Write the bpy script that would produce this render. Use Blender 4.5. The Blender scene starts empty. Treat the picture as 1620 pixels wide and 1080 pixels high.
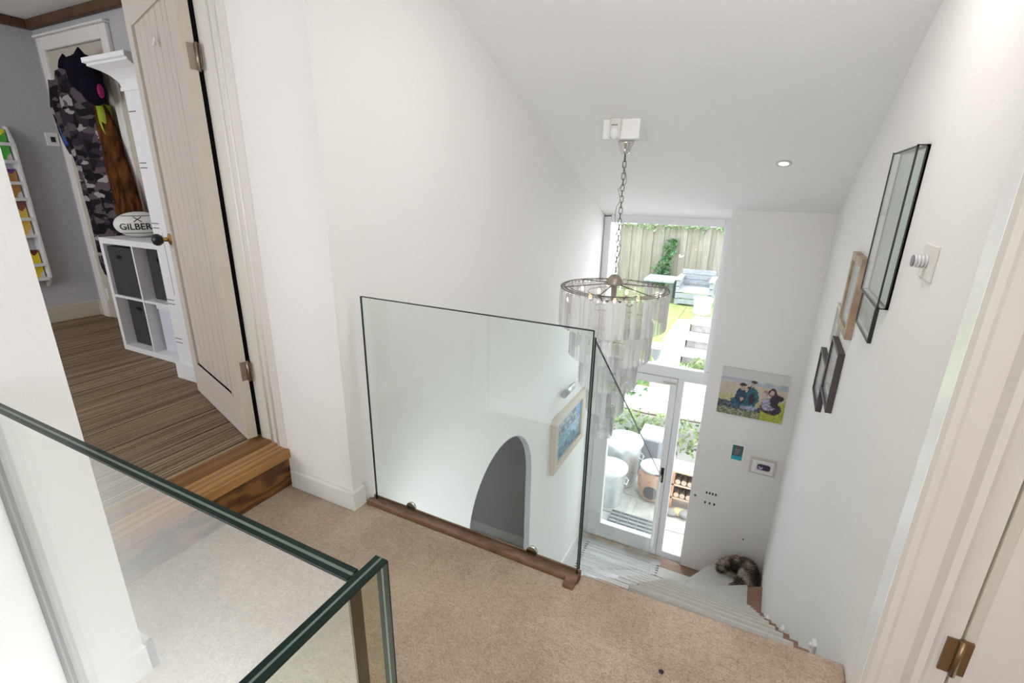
import bpy, bmesh, math, random
from mathutils import Vector, Matrix
from math import sin, cos, pi, radians, sqrt
random.seed(7)
S = bpy.context.scene
COL = S.collection

# ------------------------------------------------------------------ camera
CAM_H = 1.36
yaw, pit, roll = radians(26.485), radians(17.81), radians(0.985)
fw = Vector((-sin(yaw)*cos(pit), cos(yaw)*cos(pit), -sin(pit)))
r0 = Vector((cos(yaw), sin(yaw), 0)); u0 = r0.cross(fw)
rt = r0*cos(roll)+u0*sin(roll); up = u0*cos(roll)-r0*sin(roll)
cam = bpy.data.cameras.new('camera'); co = bpy.data.objects.new('camera', cam); COL.objects.link(co)
cam.sensor_width = 36; cam.lens = 764.4/1620*36; cam.clip_start = .02; cam.clip_end = 200
M = Matrix.Identity(4)
for i in range(3):
    M[i][0] = rt[i]; M[i][1] = up[i]; M[i][2] = -fw[i]
M[2][3] = CAM_H
co.matrix_world = M
S.camera = co

# ------------------------------------------------------------------ world, sun, added fill lamps
w = bpy.data.worlds.new('world'); S.world = w; w.use_nodes = True
bg = w.node_tree.nodes['Background']; bg.inputs[0].default_value = (.90, .95, 1, 1); bg.inputs[1].default_value = 4.3
def light(name, kind, loc, target, energy, color=(1, 1, 1), size=None, sy=None):
    l = bpy.data.lights.new(name, kind); l.energy = energy; l.color = color
    if kind == 'AREA':
        l.shape = 'RECTANGLE'; l.size = size; l.size_y = sy or size
    if kind == 'SUN': l.angle = radians(3)
    o = bpy.data.objects.new(name, l); COL.objects.link(o); o.location = loc
    o.rotation_euler = (Vector(target)-Vector(loc)).to_track_quat('-Z', 'Y').to_euler(); return o
light('sun_light', 'SUN', (-6, -5, 12), (0, 0, 0), 1.7, (1, .96, .9))
light('added_landing_fill', 'AREA', (.35, -1.74, 1.55), (-.2, 2.0, .9), 1.4, (1, .955, .91), 1.7, 1.5)  # unseen lamp added behind the camera to brighten the landing
light('added_bedroom_fill', 'AREA', (-3.7, -1.1, 1.5), (-3.7, 2, 1.1), 13, (1, .95, .9), 1.4, 1.2)  # unseen lamp added to brighten the bedroom
light('added_stairwell_fill', 'AREA', (-.25, 1.78, 2.26), (-.25, 1.95, 0), 13, (1, .965, .94), 1.1, .5)  # unseen lamp added under the ceiling to brighten the stairwell
S.view_settings.view_transform = 'Standard'; S.view_settings.look = 'None'
S.view_settings.exposure = 0.38; S.view_settings.gamma = 1; S.view_settings.use_curve_mapping = False

# ------------------------------------------------------------------ materials
MATS = {}
def mat(name, color, rough=.6, metal=0, noise=None, bump=None, spec=.4, emit=None, estr=0, alpha=None):
    """noise=(color2, scale[,(sx,sy,sz)]); bump=(scale,strength)"""
    if name in MATS: return MATS[name]
    m = bpy.data.materials.new(name); m.use_nodes = True; MATS[name] = m
    nt = m.node_tree; N = nt.nodes; L = nt.links; b = N['Principled BSDF']
    b.inputs['Base Color'].default_value = (*color, 1); b.inputs['Roughness'].default_value = rough
    b.inputs['Metallic'].default_value = metal; b.inputs['Specular IOR Level'].default_value = spec
    if emit: b.inputs['Emission Color'].default_value = (*emit, 1); b.inputs['Emission Strength'].default_value = estr
    if noise or bump:
        tc = N.new('ShaderNodeTexCoord')
    if noise:
        mp = N.new('ShaderNodeMapping'); L.new(tc.outputs['Object'], mp.inputs[0])
        mp.inputs['Scale'].default_value = noise[2] if len(noise) > 2 else (1, 1, 1)
        n = N.new('ShaderNodeTexNoise'); n.inputs['Scale'].default_value = noise[1]; n.inputs['Detail'].default_value = 5
        L.new(mp.outputs[0], n.inputs['Vector'])
        r = N.new('ShaderNodeValToRGB'); r.color_ramp.elements[0].position = .35; r.color_ramp.elements[1].position = .65
        r.color_ramp.elements[0].color = (*color, 1); r.color_ramp.elements[1].color = (*noise[0], 1)
        L.new(n.outputs[0], r.inputs[0]); L.new(r.outputs[0], b.inputs['Base Color'])
    if bump:
        n2 = N.new('ShaderNodeTexNoise'); n2.inputs['Scale'].default_value = bump[0]; n2.inputs['Detail'].default_value = 3
        L.new(tc.outputs['Object'], n2.inputs['Vector'])
        bp = N.new('ShaderNodeBump'); bp.inputs['Strength'].default_value = bump[1]; bp.inputs['Distance'].default_value = .02
        L.new(n2.outputs[0], bp.inputs['Height']); L.new(bp.outputs[0], b.inputs['Normal'])
    return m

def glass_mat(name, tint, refl=1.0, base=.04, milk=0.0):
    m = bpy.data.materials.new(name); m.use_nodes = True; MATS[name] = m
    nt = m.node_tree; N = nt.nodes; L = nt.links
    N.remove(N['Principled BSDF']); out = N['Material Output']
    t = N.new('ShaderNodeBsdfTransparent'); t.inputs[0].default_value = (*tint, 1)
    g = N.new('ShaderNodeBsdfGlossy'); g.inputs['Roughness'].default_value = 0.0; g.inputs[0].default_value = (1, 1, 1, 1)
    lw = N.new('ShaderNodeLayerWeight'); lw.inputs[0].default_value = .5
    p = N.new('ShaderNodeMath'); p.operation = 'POWER'; p.inputs[1].default_value = 5
    L.new(lw.outputs['Facing'], p.inputs[0])
    a = N.new('ShaderNodeMath'); a.operation = 'MULTIPLY_ADD'; a.inputs[1].default_value = .9*refl; a.inputs[2].default_value = base
    L.new(p.outputs[0], a.inputs[0])
    mx = N.new('ShaderNodeMixShader'); L.new(a.outputs[0], mx.inputs[0]); L.new(t.outputs[0], mx.inputs[1]); L.new(g.outputs[0], mx.inputs[2])
    last = mx
    if milk:
        d = N.new('ShaderNodeBsdfDiffuse'); d.inputs[0].default_value = (.9, .9, .9, 1)
        m2 = N.new('ShaderNodeMixShader'); m2.inputs[0].default_value = milk
        L.new(mx.outputs[0], m2.inputs[1]); L.new(d.outputs[0], m2.inputs[2]); last = m2
    L.new(last.outputs[0], out.inputs[0]); return m

def stripe_mat(name, axis, scale, cols, rough=.9, bump=.3, distort=.0):
    """stripes across one object axis; cols: list of (pos,color)"""
    m = bpy.data.materials.new(name); m.use_nodes = True; MATS[name] = m
    nt = m.node_tree; N = nt.nodes; L = nt.links; b = N['Principled BSDF']; b.inputs['Roughness'].default_value = rough
    b.inputs['Specular IOR Level'].default_value = .1
    tc = N.new('ShaderNodeTexCoord'); mp = N.new('ShaderNodeMapping'); L.new(tc.outputs['Object'], mp.inputs[0])
    sc = [0.15, 0.15, 0.15]; sc[axis] = scale; mp.inputs['Scale'].default_value = sc
    n = N.new('ShaderNodeTexNoise'); n.inputs['Scale'].default_value = 1; n.inputs['Detail'].default_value = 2; n.inputs['Distortion'].default_value = distort
    L.new(mp.outputs[0], n.inputs['Vector'])
    r = N.new('ShaderNodeValToRGB'); cr = r.color_ramp; cr.interpolation = 'CONSTANT'
    cr.elements[0].position = 0; cr.elements[0].color = (*cols[0][1], 1); cr.elements[1].position = cols[1][0]; cr.elements[1].color = (*cols[1][1], 1)
    for p, c in cols[2:]:
        e = cr.elements.new(p); e.color = (*c, 1)
    L.new(n.outputs[0], r.inputs[0]); L.new(r.outputs[0], b.inputs['Base Color'])
    bp = N.new('ShaderNodeBump'); bp.inputs['Strength'].default_value = bump; bp.inputs['Distance'].default_value = .01
    L.new(n.outputs[0], bp.inputs['Height']); L.new(bp.outputs[0], b.inputs['Normal']); return m

def wave_mat(name, c1, c2, scale, dist, sc=(1, 1, 1), rough=.45, c3=None, bands='BANDS', dirn='X'):
    m = bpy.data.materials.new(name); m.use_nodes = True; MATS[name] = m
    nt = m.node_tree; N = nt.nodes; L = nt.links; b = N['Principled BSDF']; b.inputs['Roughness'].default_value = rough
    tc = N.new('ShaderNodeTexCoord'); mp = N.new('ShaderNodeMapping'); L.new(tc.outputs['Object'], mp.inputs[0]); mp.inputs['Scale'].default_value = sc
    wv = N.new('ShaderNodeTexWave'); wv.wave_type = bands; wv.bands_direction = dirn; wv.inputs['Scale'].default_value = scale; wv.inputs['Distortion'].default_value = dist
    wv.inputs['Detail'].default_value = 4; wv.inputs['Detail Scale'].default_value = 1.5
    L.new(mp.outputs[0], wv.inputs['Vector'])
    r = N.new('ShaderNodeValToRGB'); r.color_ramp.elements[0].color = (*c1, 1); r.color_ramp.elements[1].color = (*c2, 1)
    if c3: e = r.color_ramp.elements.new(.5); e.color = (*c3, 1)
    L.new(wv.outputs[0], r.inputs[0]); L.new(r.outputs[0], b.inputs['Base Color']); return m

def vcol_mat(name, rough=.6):
    m = bpy.data.materials.new(name); m.use_nodes = True; MATS[name] = m
    N = m.node_tree.nodes; b = N['Principled BSDF']; b.inputs['Roughness'].default_value = rough
    a = N.new('ShaderNodeAttribute'); a.attribute_name = 'print'
    m.node_tree.links.new(a.outputs['Color'], b.inputs['Base Color']); return m

def cells_mat(name, cols, scale, sc=(1, 1, 1), rough=.85):
    m = bpy.data.materials.new(name); m.use_nodes = True; MATS[name] = m
    nt = m.node_tree; N = nt.nodes; L = nt.links; b = N['Principled BSDF']; b.inputs['Roughness'].default_value = rough
    b.inputs['Specular IOR Level'].default_value = .1
    tc = N.new('ShaderNodeTexCoord'); mp = N.new('ShaderNodeMapping'); mp.inputs['Scale'].default_value = sc
    n = N.new('ShaderNodeTexNoise'); n.inputs['Scale'].default_value = 9; n.inputs['Detail'].default_value = 2
    mixv = N.new('ShaderNodeMixRGB'); mixv.inputs[0].default_value = .12
    L.new(tc.outputs['Object'], mp.inputs[0]); L.new(mp.outputs[0], n.inputs['Vector']); L.new(mp.outputs[0], mixv.inputs[1]); L.new(n.outputs['Color'], mixv.inputs[2])
    v = N.new('ShaderNodeTexVoronoi'); v.inputs['Scale'].default_value = scale; L.new(mixv.outputs[0], v.inputs['Vector'])
    sp = N.new('ShaderNodeSeparateColor'); L.new(v.outputs['Color'], sp.inputs[0])
    r = N.new('ShaderNodeValToRGB'); cr = r.color_ramp; cr.interpolation = 'CONSTANT'
    cr.elements[0].position = 0; cr.elements[0].color = (*cols[0][1], 1); cr.elements[1].position = cols[1][0]; cr.elements[1].color = (*cols[1][1], 1)
    for p, c in cols[2:]: e = cr.elements.new(p); e.color = (*c, 1)
    L.new(sp.outputs[0], r.inputs[0]); L.new(r.outputs[0], b.inputs['Base Color']); return m

WALL = mat('wall_paint', (.84, .815, .797), .75, bump=(90, .04), spec=.2)
CEIL = mat('ceiling_paint', (.88, .865, .855), .8, spec=.2)
GLOSSW = mat('white_gloss_paint', (.80, .785, .76), .4)
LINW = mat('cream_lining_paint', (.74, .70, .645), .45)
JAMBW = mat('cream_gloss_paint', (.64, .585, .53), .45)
UPVC = mat('white_frame_plastic', (.82, .83, .84), .35)
def carpet_mat(name, ca, cb, big, fine, bstr):
    m = bpy.data.materials.new(name); m.use_nodes = True; MATS[name] = m
    nt = m.node_tree; N = nt.nodes; L = nt.links; b = N['Principled BSDF']; b.inputs['Roughness'].default_value = 1; b.inputs['Specular IOR Level'].default_value = .03
    b.inputs['Sheen Weight'].default_value = .15
    tc = N.new('ShaderNodeTexCoord')
    def nse(sc, det):
        n = N.new('ShaderNodeTexNoise'); n.inputs['Scale'].default_value = sc; n.inputs['Detail'].default_value = det; L.new(tc.outputs['Object'], n.inputs['Vector']); return n
    n1 = nse(big, 4); n2 = nse(fine, 3); n3 = nse(fine*.33, 2)
    r = N.new('ShaderNodeValToRGB'); r.color_ramp.elements[0].position = .36; r.color_ramp.elements[1].position = .64
    r.color_ramp.elements[0].color = (*ca, 1); r.color_ramp.elements[1].color = (*cb, 1); L.new(n1.outputs[0], r.inputs[0])
    ad = N.new('ShaderNodeMath'); ad.operation = 'MULTIPLY_ADD'; ad.inputs[1].default_value = .6; L.new(n3.outputs[0], ad.inputs[0]); L.new(n2.outputs[0], ad.inputs[2])
    r2 = N.new('ShaderNodeValToRGB'); r2.color_ramp.elements[0].position = .52; r2.color_ramp.elements[1].position = 1.0
    r2.color_ramp.elements[0].color = (.74, .72, .70, 1); r2.color_ramp.elements[1].color = (1.18, 1.18, 1.18, 1); L.new(ad.outputs[0], r2.inputs[0])
    mx = N.new('ShaderNodeMixRGB'); mx.blend_type = 'MULTIPLY'; mx.inputs[0].default_value = 1; L.new(r.outputs[0], mx.inputs[1]); L.new(r2.outputs[0], mx.inputs[2])
    L.new(mx.outputs[0], b.inputs['Base Color'])
    bp = N.new('ShaderNodeBump'); bp.inputs['Strength'].default_value = bstr; bp.inputs['Distance'].default_value = .012
    L.new(ad.outputs[0], bp.inputs['Height']); L.new(bp.outputs[0], b.inputs['Normal']); return m
CARPET = carpet_mat('beige_carpet', (.55, .432, .325), (.43, .325, .238), 4.0, 150, .75)
RUNNER = mat('cream_stair_carpet', (.76, .73, .69), 1, noise=((.70, .67, .625), 30), bump=(300, .6), spec=.05)
WALNUT = wave_mat('walnut_wood', (.13, .065, .035), (.26, .14, .08), 6, 5, (1, 1, 1), .45, dirn='Y')
TREADW = mat('brown_stair_wood', (.24, .135, .085), .5, noise=((.34, .20, .135), 8, (1, 12, 1)))
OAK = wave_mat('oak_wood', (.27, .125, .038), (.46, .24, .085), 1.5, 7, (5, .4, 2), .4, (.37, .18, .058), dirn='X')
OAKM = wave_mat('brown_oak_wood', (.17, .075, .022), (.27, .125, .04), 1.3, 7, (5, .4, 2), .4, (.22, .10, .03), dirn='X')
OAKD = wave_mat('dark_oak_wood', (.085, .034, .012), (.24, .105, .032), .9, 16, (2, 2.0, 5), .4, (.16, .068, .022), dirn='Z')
GLASS = glass_mat('balustrade_glass', (.95, .985, .97), 1.0, .035)
GLASS2 = glass_mat('near_balustrade_glass', (.955, .972, .962), 1.0, .05)
GEDGE = mat('green_glass_edge', (.006, .020, .014), .25, spec=.25)
GEDGEL = mat('glass_edge_glint', (.16, .20, .17), .2, spec=.5)
RAKEG = glass_mat('raked_balustrade_glass', (.955, .985, .97), .30, .02)
PANE = glass_mat('window_glass', (.97, .985, .98), .8, .03)
PICGLASS = glass_mat('picture_glass', (.93, .96, .95), .8, .06)
CRYSTAL = glass_mat('crystal_glass', (.93, .915, .92), 1.0, .10, .42)
CRYS = [CRYSTAL, glass_mat('crystal_clear', (.95, .94, .94), 1.0, .16, .24), glass_mat('crystal_smoke', (.80, .77, .78), 1.0, .12, .22), glass_mat('crystal_bright', (.97, .965, .965), 1.0, .10, .62)]
CHROME = mat('chrome_metal', (.75, .74, .73), .12, 1)
DKMETAL = mat('aged_wire_metal', (.20, .17, .145), .45, .6)
BLACKM = mat('black_metal', (.03, .024, .028), .4, .2)
BLACK = mat('black_plastic', (.012, .012, .014), .35)
BRASS = mat('brass_metal', (.55, .36, .12), .25, 1)
STEEL = mat('hinge_steel', (.42, .36, .29), .3, 1)
WHITEP = mat('white_plastic', (.84, .83, .81), .35)
GALV = mat('galvanised_steel', (.62, .65, .68), .38, .7, noise=((.75, .77, .79), 12))
BEDWALL = mat('bedroom_blue_grey_paint', (.52, .515, .54), .8, noise=((.47, .465, .49), 60), spec=.1)
BEDCARPET = stripe_mat('striped_carpet', 0, 130, [(0, (.05, .03, .026)), (.38, (.38, .27, .17)), (.44, (.055, .033, .03)), (.485, (.50, .39, .28)), (.53, (.075, .045, .04)), (.58, (.42, .30, .13)), (.63, (.04, .025, .022))])
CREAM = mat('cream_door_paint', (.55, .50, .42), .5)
DKWOOD = mat('dark_timber_moulding', (.07, .035, .018), .5, noise=((.12, .06, .03), 10, (1, 8, 1)))
SHELFW = mat('white_shelf_laminate', (.78, .78, .80), .4)
BOXF = mat('charcoal_fabric', (.035, .033, .038), .9, noise=((.055, .05, .058), 80))
BOXW = mat('translucent_white_plastic', (.66, .67, .76), .35)
STONE = mat('pale_patio_stone', (.44, .42, .39), .8, noise=((.56, .54, .51), 6), bump=(40, .3))
JOINT = mat('pale_gravel_joint', (.62, .60, .57), .9, bump=(80, .6))
CONCRETE = mat('pale_concrete', (.70, .69, .67), .85, noise=((.62, .61, .59), 5))
GRASS = mat('lawn_green', (.20, .34, .07), .95, noise=((.33, .42, .14), 7), bump=(120, 1))
TERRA = mat('terracotta_clay', (.50, .27, .17), .8, noise=((.60, .37, .26), 10))
GREYWOOD = mat('grey_weathered_wood', (.20, .215, .245), .8, noise=((.28, .295, .32), 12, (1, 1, 6)))
LEAF = mat('ivy_leaf_green', (.13, .22, .05), .6, noise=((.34, .40, .20), 3))
LEAFD = mat('dark_leaf_green', (.035, .11, .04), .6, noise=((.08, .18, .06), 3))
GREYPL = mat('grey_plastic', (.25, .27, .30), .5)

# ------------------------------------------------------------------ mesh helpers
class MB:
    def __init__(s): s.v = []; s.f = []; s.m = []; s.sm = []
    def add(s, vs, fs, mi=0, smooth=False):
        o = len(s.v); s.v += [tuple(v) for v in vs]
        for f in fs: s.f.append([i+o for i in f]); s.m.append(mi); s.sm.append(smooth)
        return s
    def box(s, a, b, mi=0):
        x0, y0, z0 = a; x1, y1, z1 = b
        return s.add([(x0, y0, z0), (x1, y0, z0), (x1, y1, z0), (x0, y1, z0), (x0, y0, z1), (x1, y0, z1), (x1, y1, z1), (x0, y1, z1)],
                     [(0, 3, 2, 1), (4, 5, 6, 7), (0, 1, 5, 4), (1, 2, 6, 5), (2, 3, 7, 6), (3, 0, 4, 7)], mi)
    def prism(s, poly, ax, lo, hi, mi=0, smooth=False):
        """extrude 2D poly along axis ax (0,1,2); poly in the other two axes in order"""
        def P(p, t):
            if ax == 0: return (t, p[0], p[1])
            if ax == 1: return (p[0], t, p[1])
            return (p[0], p[1], t)
        n = len(poly); vs = [P(p, lo) for p in poly]+[P(p, hi) for p in poly]
        fs = [tuple(range(n)), tuple(range(2*n-1, n-1, -1))]
        o = len(s.v); s.v += vs
        for f in fs: s.f.append([i+o for i in f]); s.m.append(mi); s.sm.append(False)
        for i in range(n):
            j = (i+1) % n; s.f.append([o+i, o+n+i, o+n+j, o+j]); s.m.append(mi); s.sm.append(smooth)
        return s
    def cyl(s, c, r, h, ax=2, n=20, mi=0, r2=None):
        r2 = r if r2 is None else r2; vs = []
        for rr, t in ((r, 0), (r2, h)):
            for i in range(n):
                a = 2*pi*i/n; p = [rr*cos(a), rr*sin(a)]
                q = [0, 0, 0]; q[ax] = t; q[(ax+1) % 3] = p[0]; q[(ax+2) % 3] = p[1]
                vs.append((c[0]+q[0], c[1]+q[1], c[2]+q[2]))
        o = len(s.v); s.v += vs
        s.f.append([o+i for i in range(n)][::-1]); s.m.append(mi); s.sm.append(False)
        s.f.append([o+n+i for i in range(n)]); s.m.append(mi); s.sm.append(False)
        for i in range(n):
            j = (i+1) % n; s.f.append([o+i, o+j, o+n+j, o+n+i]); s.m.append(mi); s.sm.append(True)
        return s
    def lathe(s, c, prof, n=24, mi=0, ax=2):
        vs = []
        for r, z in prof:
            for i in range(n):
                a = 2*pi*i/n; q = [0, 0, 0]; q[ax] = z; q[(ax+1) % 3] = r*cos(a); q[(ax+2) % 3] = r*sin(a)
                vs.append((c[0]+q[0], c[1]+q[1], c[2]+q[2]))
        fs = []
        for k in range(len(prof)-1):
            for i in range(n):
                j = (i+1) % n; fs.append((k*n+i, k*n+j, (k+1)*n+j, (k+1)*n+i))
        return s.add(vs, fs, mi, True)
    def tube(s, pts, r, n=8, mi=0, closed=False, cap=True):
        pts = [Vector(p) for p in pts]; N = len(pts); vs = []; prev = None
        for i, p in enumerate(pts):
            if closed: d = pts[(i+1) % N]-pts[i-1]
            else: d = pts[min(i+1, N-1)]-pts[max(i-1, 0)]
            d.normalize()
            if prev is None:
                h = Vector((0, 0, 1)) if abs(d.z) < .9 else Vector((1, 0, 0)); a = d.cross(h).normalized()
            else:
                a = (prev-d*prev.dot(d)).normalized()
            prev = a; b = d.cross(a); rr = r[i] if isinstance(r, (list, tuple)) else r
            for k in range(n):
                t = 2*pi*k/n; vs.append(p+a*(rr*cos(t))+b*(rr*sin(t)))
        fs = []
        for i in range(N if closed else N-1):
            i2 = (i+1) % N
            for k in range(n):
                k2 = (k+1) % n; fs.append((i*n+k, i*n+k2, i2*n+k2, i2*n+k))
        s.add(vs, fs, mi, True)
        if not closed and cap:
            o = len(s.v)-N*n; s.f.append([o+k for k in range(n)][::-1]); s.m.append(mi); s.sm.append(False)
            s.f.append([o+(N-1)*n+k for k in range(n)]); s.m.append(mi); s.sm.append(False)
        return s
    def ell(s, c, r, nu=20, nv=12, mi=0):
        vs = []; fs = []
        for j in range(nv+1):
            t = pi*j/nv
            for i in range(nu):
                a = 2*pi*i/nu; vs.append((c[0]+r[0]*sin(t)*cos(a), c[1]+r[1]*sin(t)*sin(a), c[2]+r[2]*cos(t)))
        for j in range(nv):
            for i in range(nu):
                k = (i+1) % nu; fs.append((j*nu+i, (j+1)*nu+i, (j+1)*nu+k, j*nu+k))
        return s.add(vs, fs, mi, True)
    def build(s, name, mats, parent=None, bevel=0, local=False, seg=2, weld=False):
        me = bpy.data.meshes.new(name); off = Vector((0, 0, 0))
        if parent is not None and not local:
            off = Vector(parent.get('_o', (0, 0, 0)))
        me.from_pydata([tuple(Vector(v)-off) for v in s.v], [], s.f)
        mats = mats if isinstance(mats, (list, tuple)) else [mats]
        for m in mats: me.materials.append(m)
        me.polygons.foreach_set('material_index', s.m); me.polygons.foreach_set('use_smooth', s.sm)
        bm = bmesh.new(); bm.from_mesh(me)
        if weld: bmesh.ops.remove_doubles(bm, verts=bm.verts, dist=1e-5)
        bmesh.ops.recalc_face_normals(bm, faces=bm.faces)
        if bevel:
            bmesh.ops.bevel(bm, geom=[e for e in bm.edges if len(e.link_faces) == 2 and e.calc_face_angle(0) > .5], offset=bevel, segments=seg, affect='EDGES', profile=.5)
        bm.to_mesh(me); bm.free(); me.update()
        o = bpy.data.objects.new(name, me); COL.objects.link(o)
        if parent is not None: o.parent = parent
        if not local: o['_o'] = tuple(off)
        return o

def tag(o, label, cat, group=None, kind=None):
    o['label'] = label; o['category'] = cat
    if group: o['group'] = group
    if kind: o['kind'] = kind
    return o
def thing(name, label, cat, loc, group=None, rz=0):
    o = bpy.data.objects.new(name, None); COL.objects.link(o); o.location = loc; o.rotation_euler.z = rz
    o.empty_display_size = .05; o['_o'] = tuple(loc); return tag(o, label, cat, group)
def sthing(name, loc, label, cat=None):
    o = bpy.data.objects.new(name, None); COL.objects.link(o); o.location = loc; o['_o'] = tuple(loc); o['kind'] = 'structure'; o['label'] = label
    if cat: o['category'] = cat
    return o
def struct(name, mb, m, label=None, parent=None, **k):
    o = mb.build(name, m, parent, **k)
    if parent is None:
        o['kind'] = 'structure'
    if label: o['label'] = label
    return o
def box(a, b): return MB().box(a, b)
def copy_part(o, parent, loc, rot=None):
    c = o.copy(); COL.objects.link(c); c.parent = parent; c.location = loc
    if rot is not None: c.rotation_euler = rot
    return c

# ------------------------------------------------------------------ key dimensions
XL = -1.411                      # stairwell left wall face
XD = -1.80                       # doorway riser plane
YJ = 1.306                       # jog face beside the bedroom door
YN = .475                        # end of the near left wall
def XR(y): return .425+.03*(y-1.445)   # right wall
YP = 4.62; YW = 4.85; ZG = -2.70; ZB = .187
def ZC(y): return 2.975-.385*y
PIV = (-.41, 3.66); RISE = .2077; GO = .249; Y0 = 1.42

# ------------------------------------------------------------------ walls and ceiling
ya, ra, za = 2.74, .5, -.89
poly = [(YJ+.0, ZG), (ya-ra, ZG)]+[(ya-ra*cos(pi*i/24), za+ra*sin(pi*i/24)) for i in range(25)]+[(ya+ra, ZG), (5.05, ZG), (5.05, 3.0), (YJ, 3.0)]
struct('wall_left', MB().prism(poly, 0, XL-.05, XL), WALL, 'long white stairwell wall with an arched opening at its foot')
struct('wall_jog', box((-1.80, YJ, -.2), (XL-.05, YJ+.12, 3.0)), WALL, 'short white wall return beside the bedroom door')
struct('wall_near_left', box((-2.02, -1.8, ZG), (XL, YN, 3.0)), WALL, 'white wall end at the left edge beside the glass')
struct('wall_over_door', box((-2.02, YN, 2.2), (XD, YJ, 3.0)), WALL, 'white wall above the bedroom doorway')
n = 12
poly = [(XR(1.331), 1.331), (XR(5.05), 5.05), (XR(5.05)+.15, 5.05), (XR(1.331)+.15, 1.331)]
struct('wall_right', MB().prism(poly, 2, ZG, 3.0), WALL, 'long white stairwell wall hung with framed pictures')
struct('wall_far', box((-.235, YP, ZG), (XR(YP)+.02, 5.05, 1.3)), WALL, 'tall white wall panel between the glazed door and the right wall')
struct('wall_back', MB().box((XL, -1.95, ZG), (1.75, -1.8, .75)).box((XL, -1.95, 2.3), (1.75, -1.8, 3.0)).box((XL, -1.95, .75), (-.6, -1.8, 2.3)).box((1.3, -1.95, .75), (1.75, -1.8, 2.3)), WALL, 'white wall behind the landing with an added opening for light')  # the opening is added to let light in behind the camera
struct('wall_landing_right', box((1.6, -1.8, -.2), (1.75, 1.45, 3.0)), WALL, 'white wall at the right of the landing')
struct('wall_beside_door', MB().box((.60+.80, 1.30, -.2), (1.6, 1.45, 3.0)).box((.55, 1.30, 2.1), (1.4, 1.45, 3.0)), WALL, 'white wall around the right-hand door')
# sloping ceiling over the stairs, flat over the landing
zc = ZC(1.5)
struct('ceiling', MB().prism([(5.05, ZC(5.05)), (1.5, zc), (-1.95, zc), (-1.95, zc+.6), (1.5, zc+.6), (5.05, ZC(5.05)+.6)], 0, -2.02, 1.75), CEIL, 'white ceiling sloping down towards the garden window')
# lower hall shell
struct('floor_lower_hall', box((-4.2, -1.8, ZG-.1), (XR(YP)+.1, 5.02, ZG)), mat('pale_hall_floor', (.66, .65, .64), .5, noise=((.58, .57, .56), 4, (1, 14, 1))), 'pale floor of the hall below the stairs')
struct('wall_lower_room', box((-4.2, 4.30, ZG), (XL-.10, 4.4, 0)), mat('room_shade_grey', (.52, .52, .535), .8), 'grey wall seen through the arched opening')  # grey wall colour stands in for the unlit room
struct('wall_lower_room_side', box((-4.3, -1.8, ZG), (-4.2, 4.4, 0)), MATS['room_shade_grey'], 'grey wall at the side of the lower room')
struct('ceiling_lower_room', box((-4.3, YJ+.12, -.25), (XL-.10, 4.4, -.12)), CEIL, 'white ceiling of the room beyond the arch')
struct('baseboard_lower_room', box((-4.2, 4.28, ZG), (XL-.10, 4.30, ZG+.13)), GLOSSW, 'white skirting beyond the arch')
struct('wall_under_landing', box((-4.2, 1.2, ZG), (XL, 1.3, -.25)), WALL, 'white wall below the landing')
struct('baseboard_lower_left', box((XL, ya+ra, ZG), (XL+.018, YW, ZG+.12)), GLOSSW, 'white skirting along the foot of the left wall')

aj = [(ya-ra, ZG)]+[(ya-ra*cos(pi*i/24), za+ra*sin(pi*i/24)) for i in range(25)]+[(ya+ra, ZG)]
ai = [(ya+(y-ya)*.985, za+(z-za)*.985 if z > za else z) for y, z in aj]
struct('trim_5', MB().prism(aj+ai[::-1], 0, XL-.049, XL-.001), MATS['room_shade_grey'], 'shade-grey reveal of the arched opening')  # reveal coloured as dark as the unlit room behind it
# landing floor: L-shaped carpet with a rounded front edge at the stairs
fl = MB()
edge = [(XD-.02, .34), (-.35, .34), (-.35, -1.8), (1.6, -1.8), (1.6, 1.28), (XR(1.3), 1.28), (XR(1.445), 1.445), (-.40, 1.416), (-.40, 1.36), (XL, 1.36), (XL, YJ), (XD-.02, YJ)]
fl.prism(edge, 2, -.06, 0)
floor = struct('floor', fl, CARPET, 'beige pile carpet on the landing', bevel=.012, seg=3)
struct('floor_slab', MB().box((XD, .36, -.25), (-.40, 1.36, -.062)).box((-.345, -1.8, -.25), (1.6, 1.27, -.062)).box((-.40, .36, -.25), (XR(1.3)-.01, 1.375, -.062)), WALL, 'white edge of the landing floor')
# baseboards
bb = MB(); bb.box((XD+.02, YJ-.02, 0), (XL+.0, YJ, .088))
struct('baseboard_jog', bb, GLOSSW, 'white skirting on the short wall return', bevel=.004)
bb = MB(); bb.box((XL, YJ-.02, 0), (XL+.02, 1.362, .088))
struct('baseboard_left', bb, GLOSSW, 'white skirting turning the corner towards the glass panel', bevel=.004)
bb = MB(); bb.box((XL, .335, 0), (XL+.02, YN+.02, .088)).box((XD+.02, YN, 0), (XL+.02, YN+.02, .088))
struct('baseboard_near_left', bb, GLOSSW, 'white skirting at the foot of the near left wall')

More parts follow.
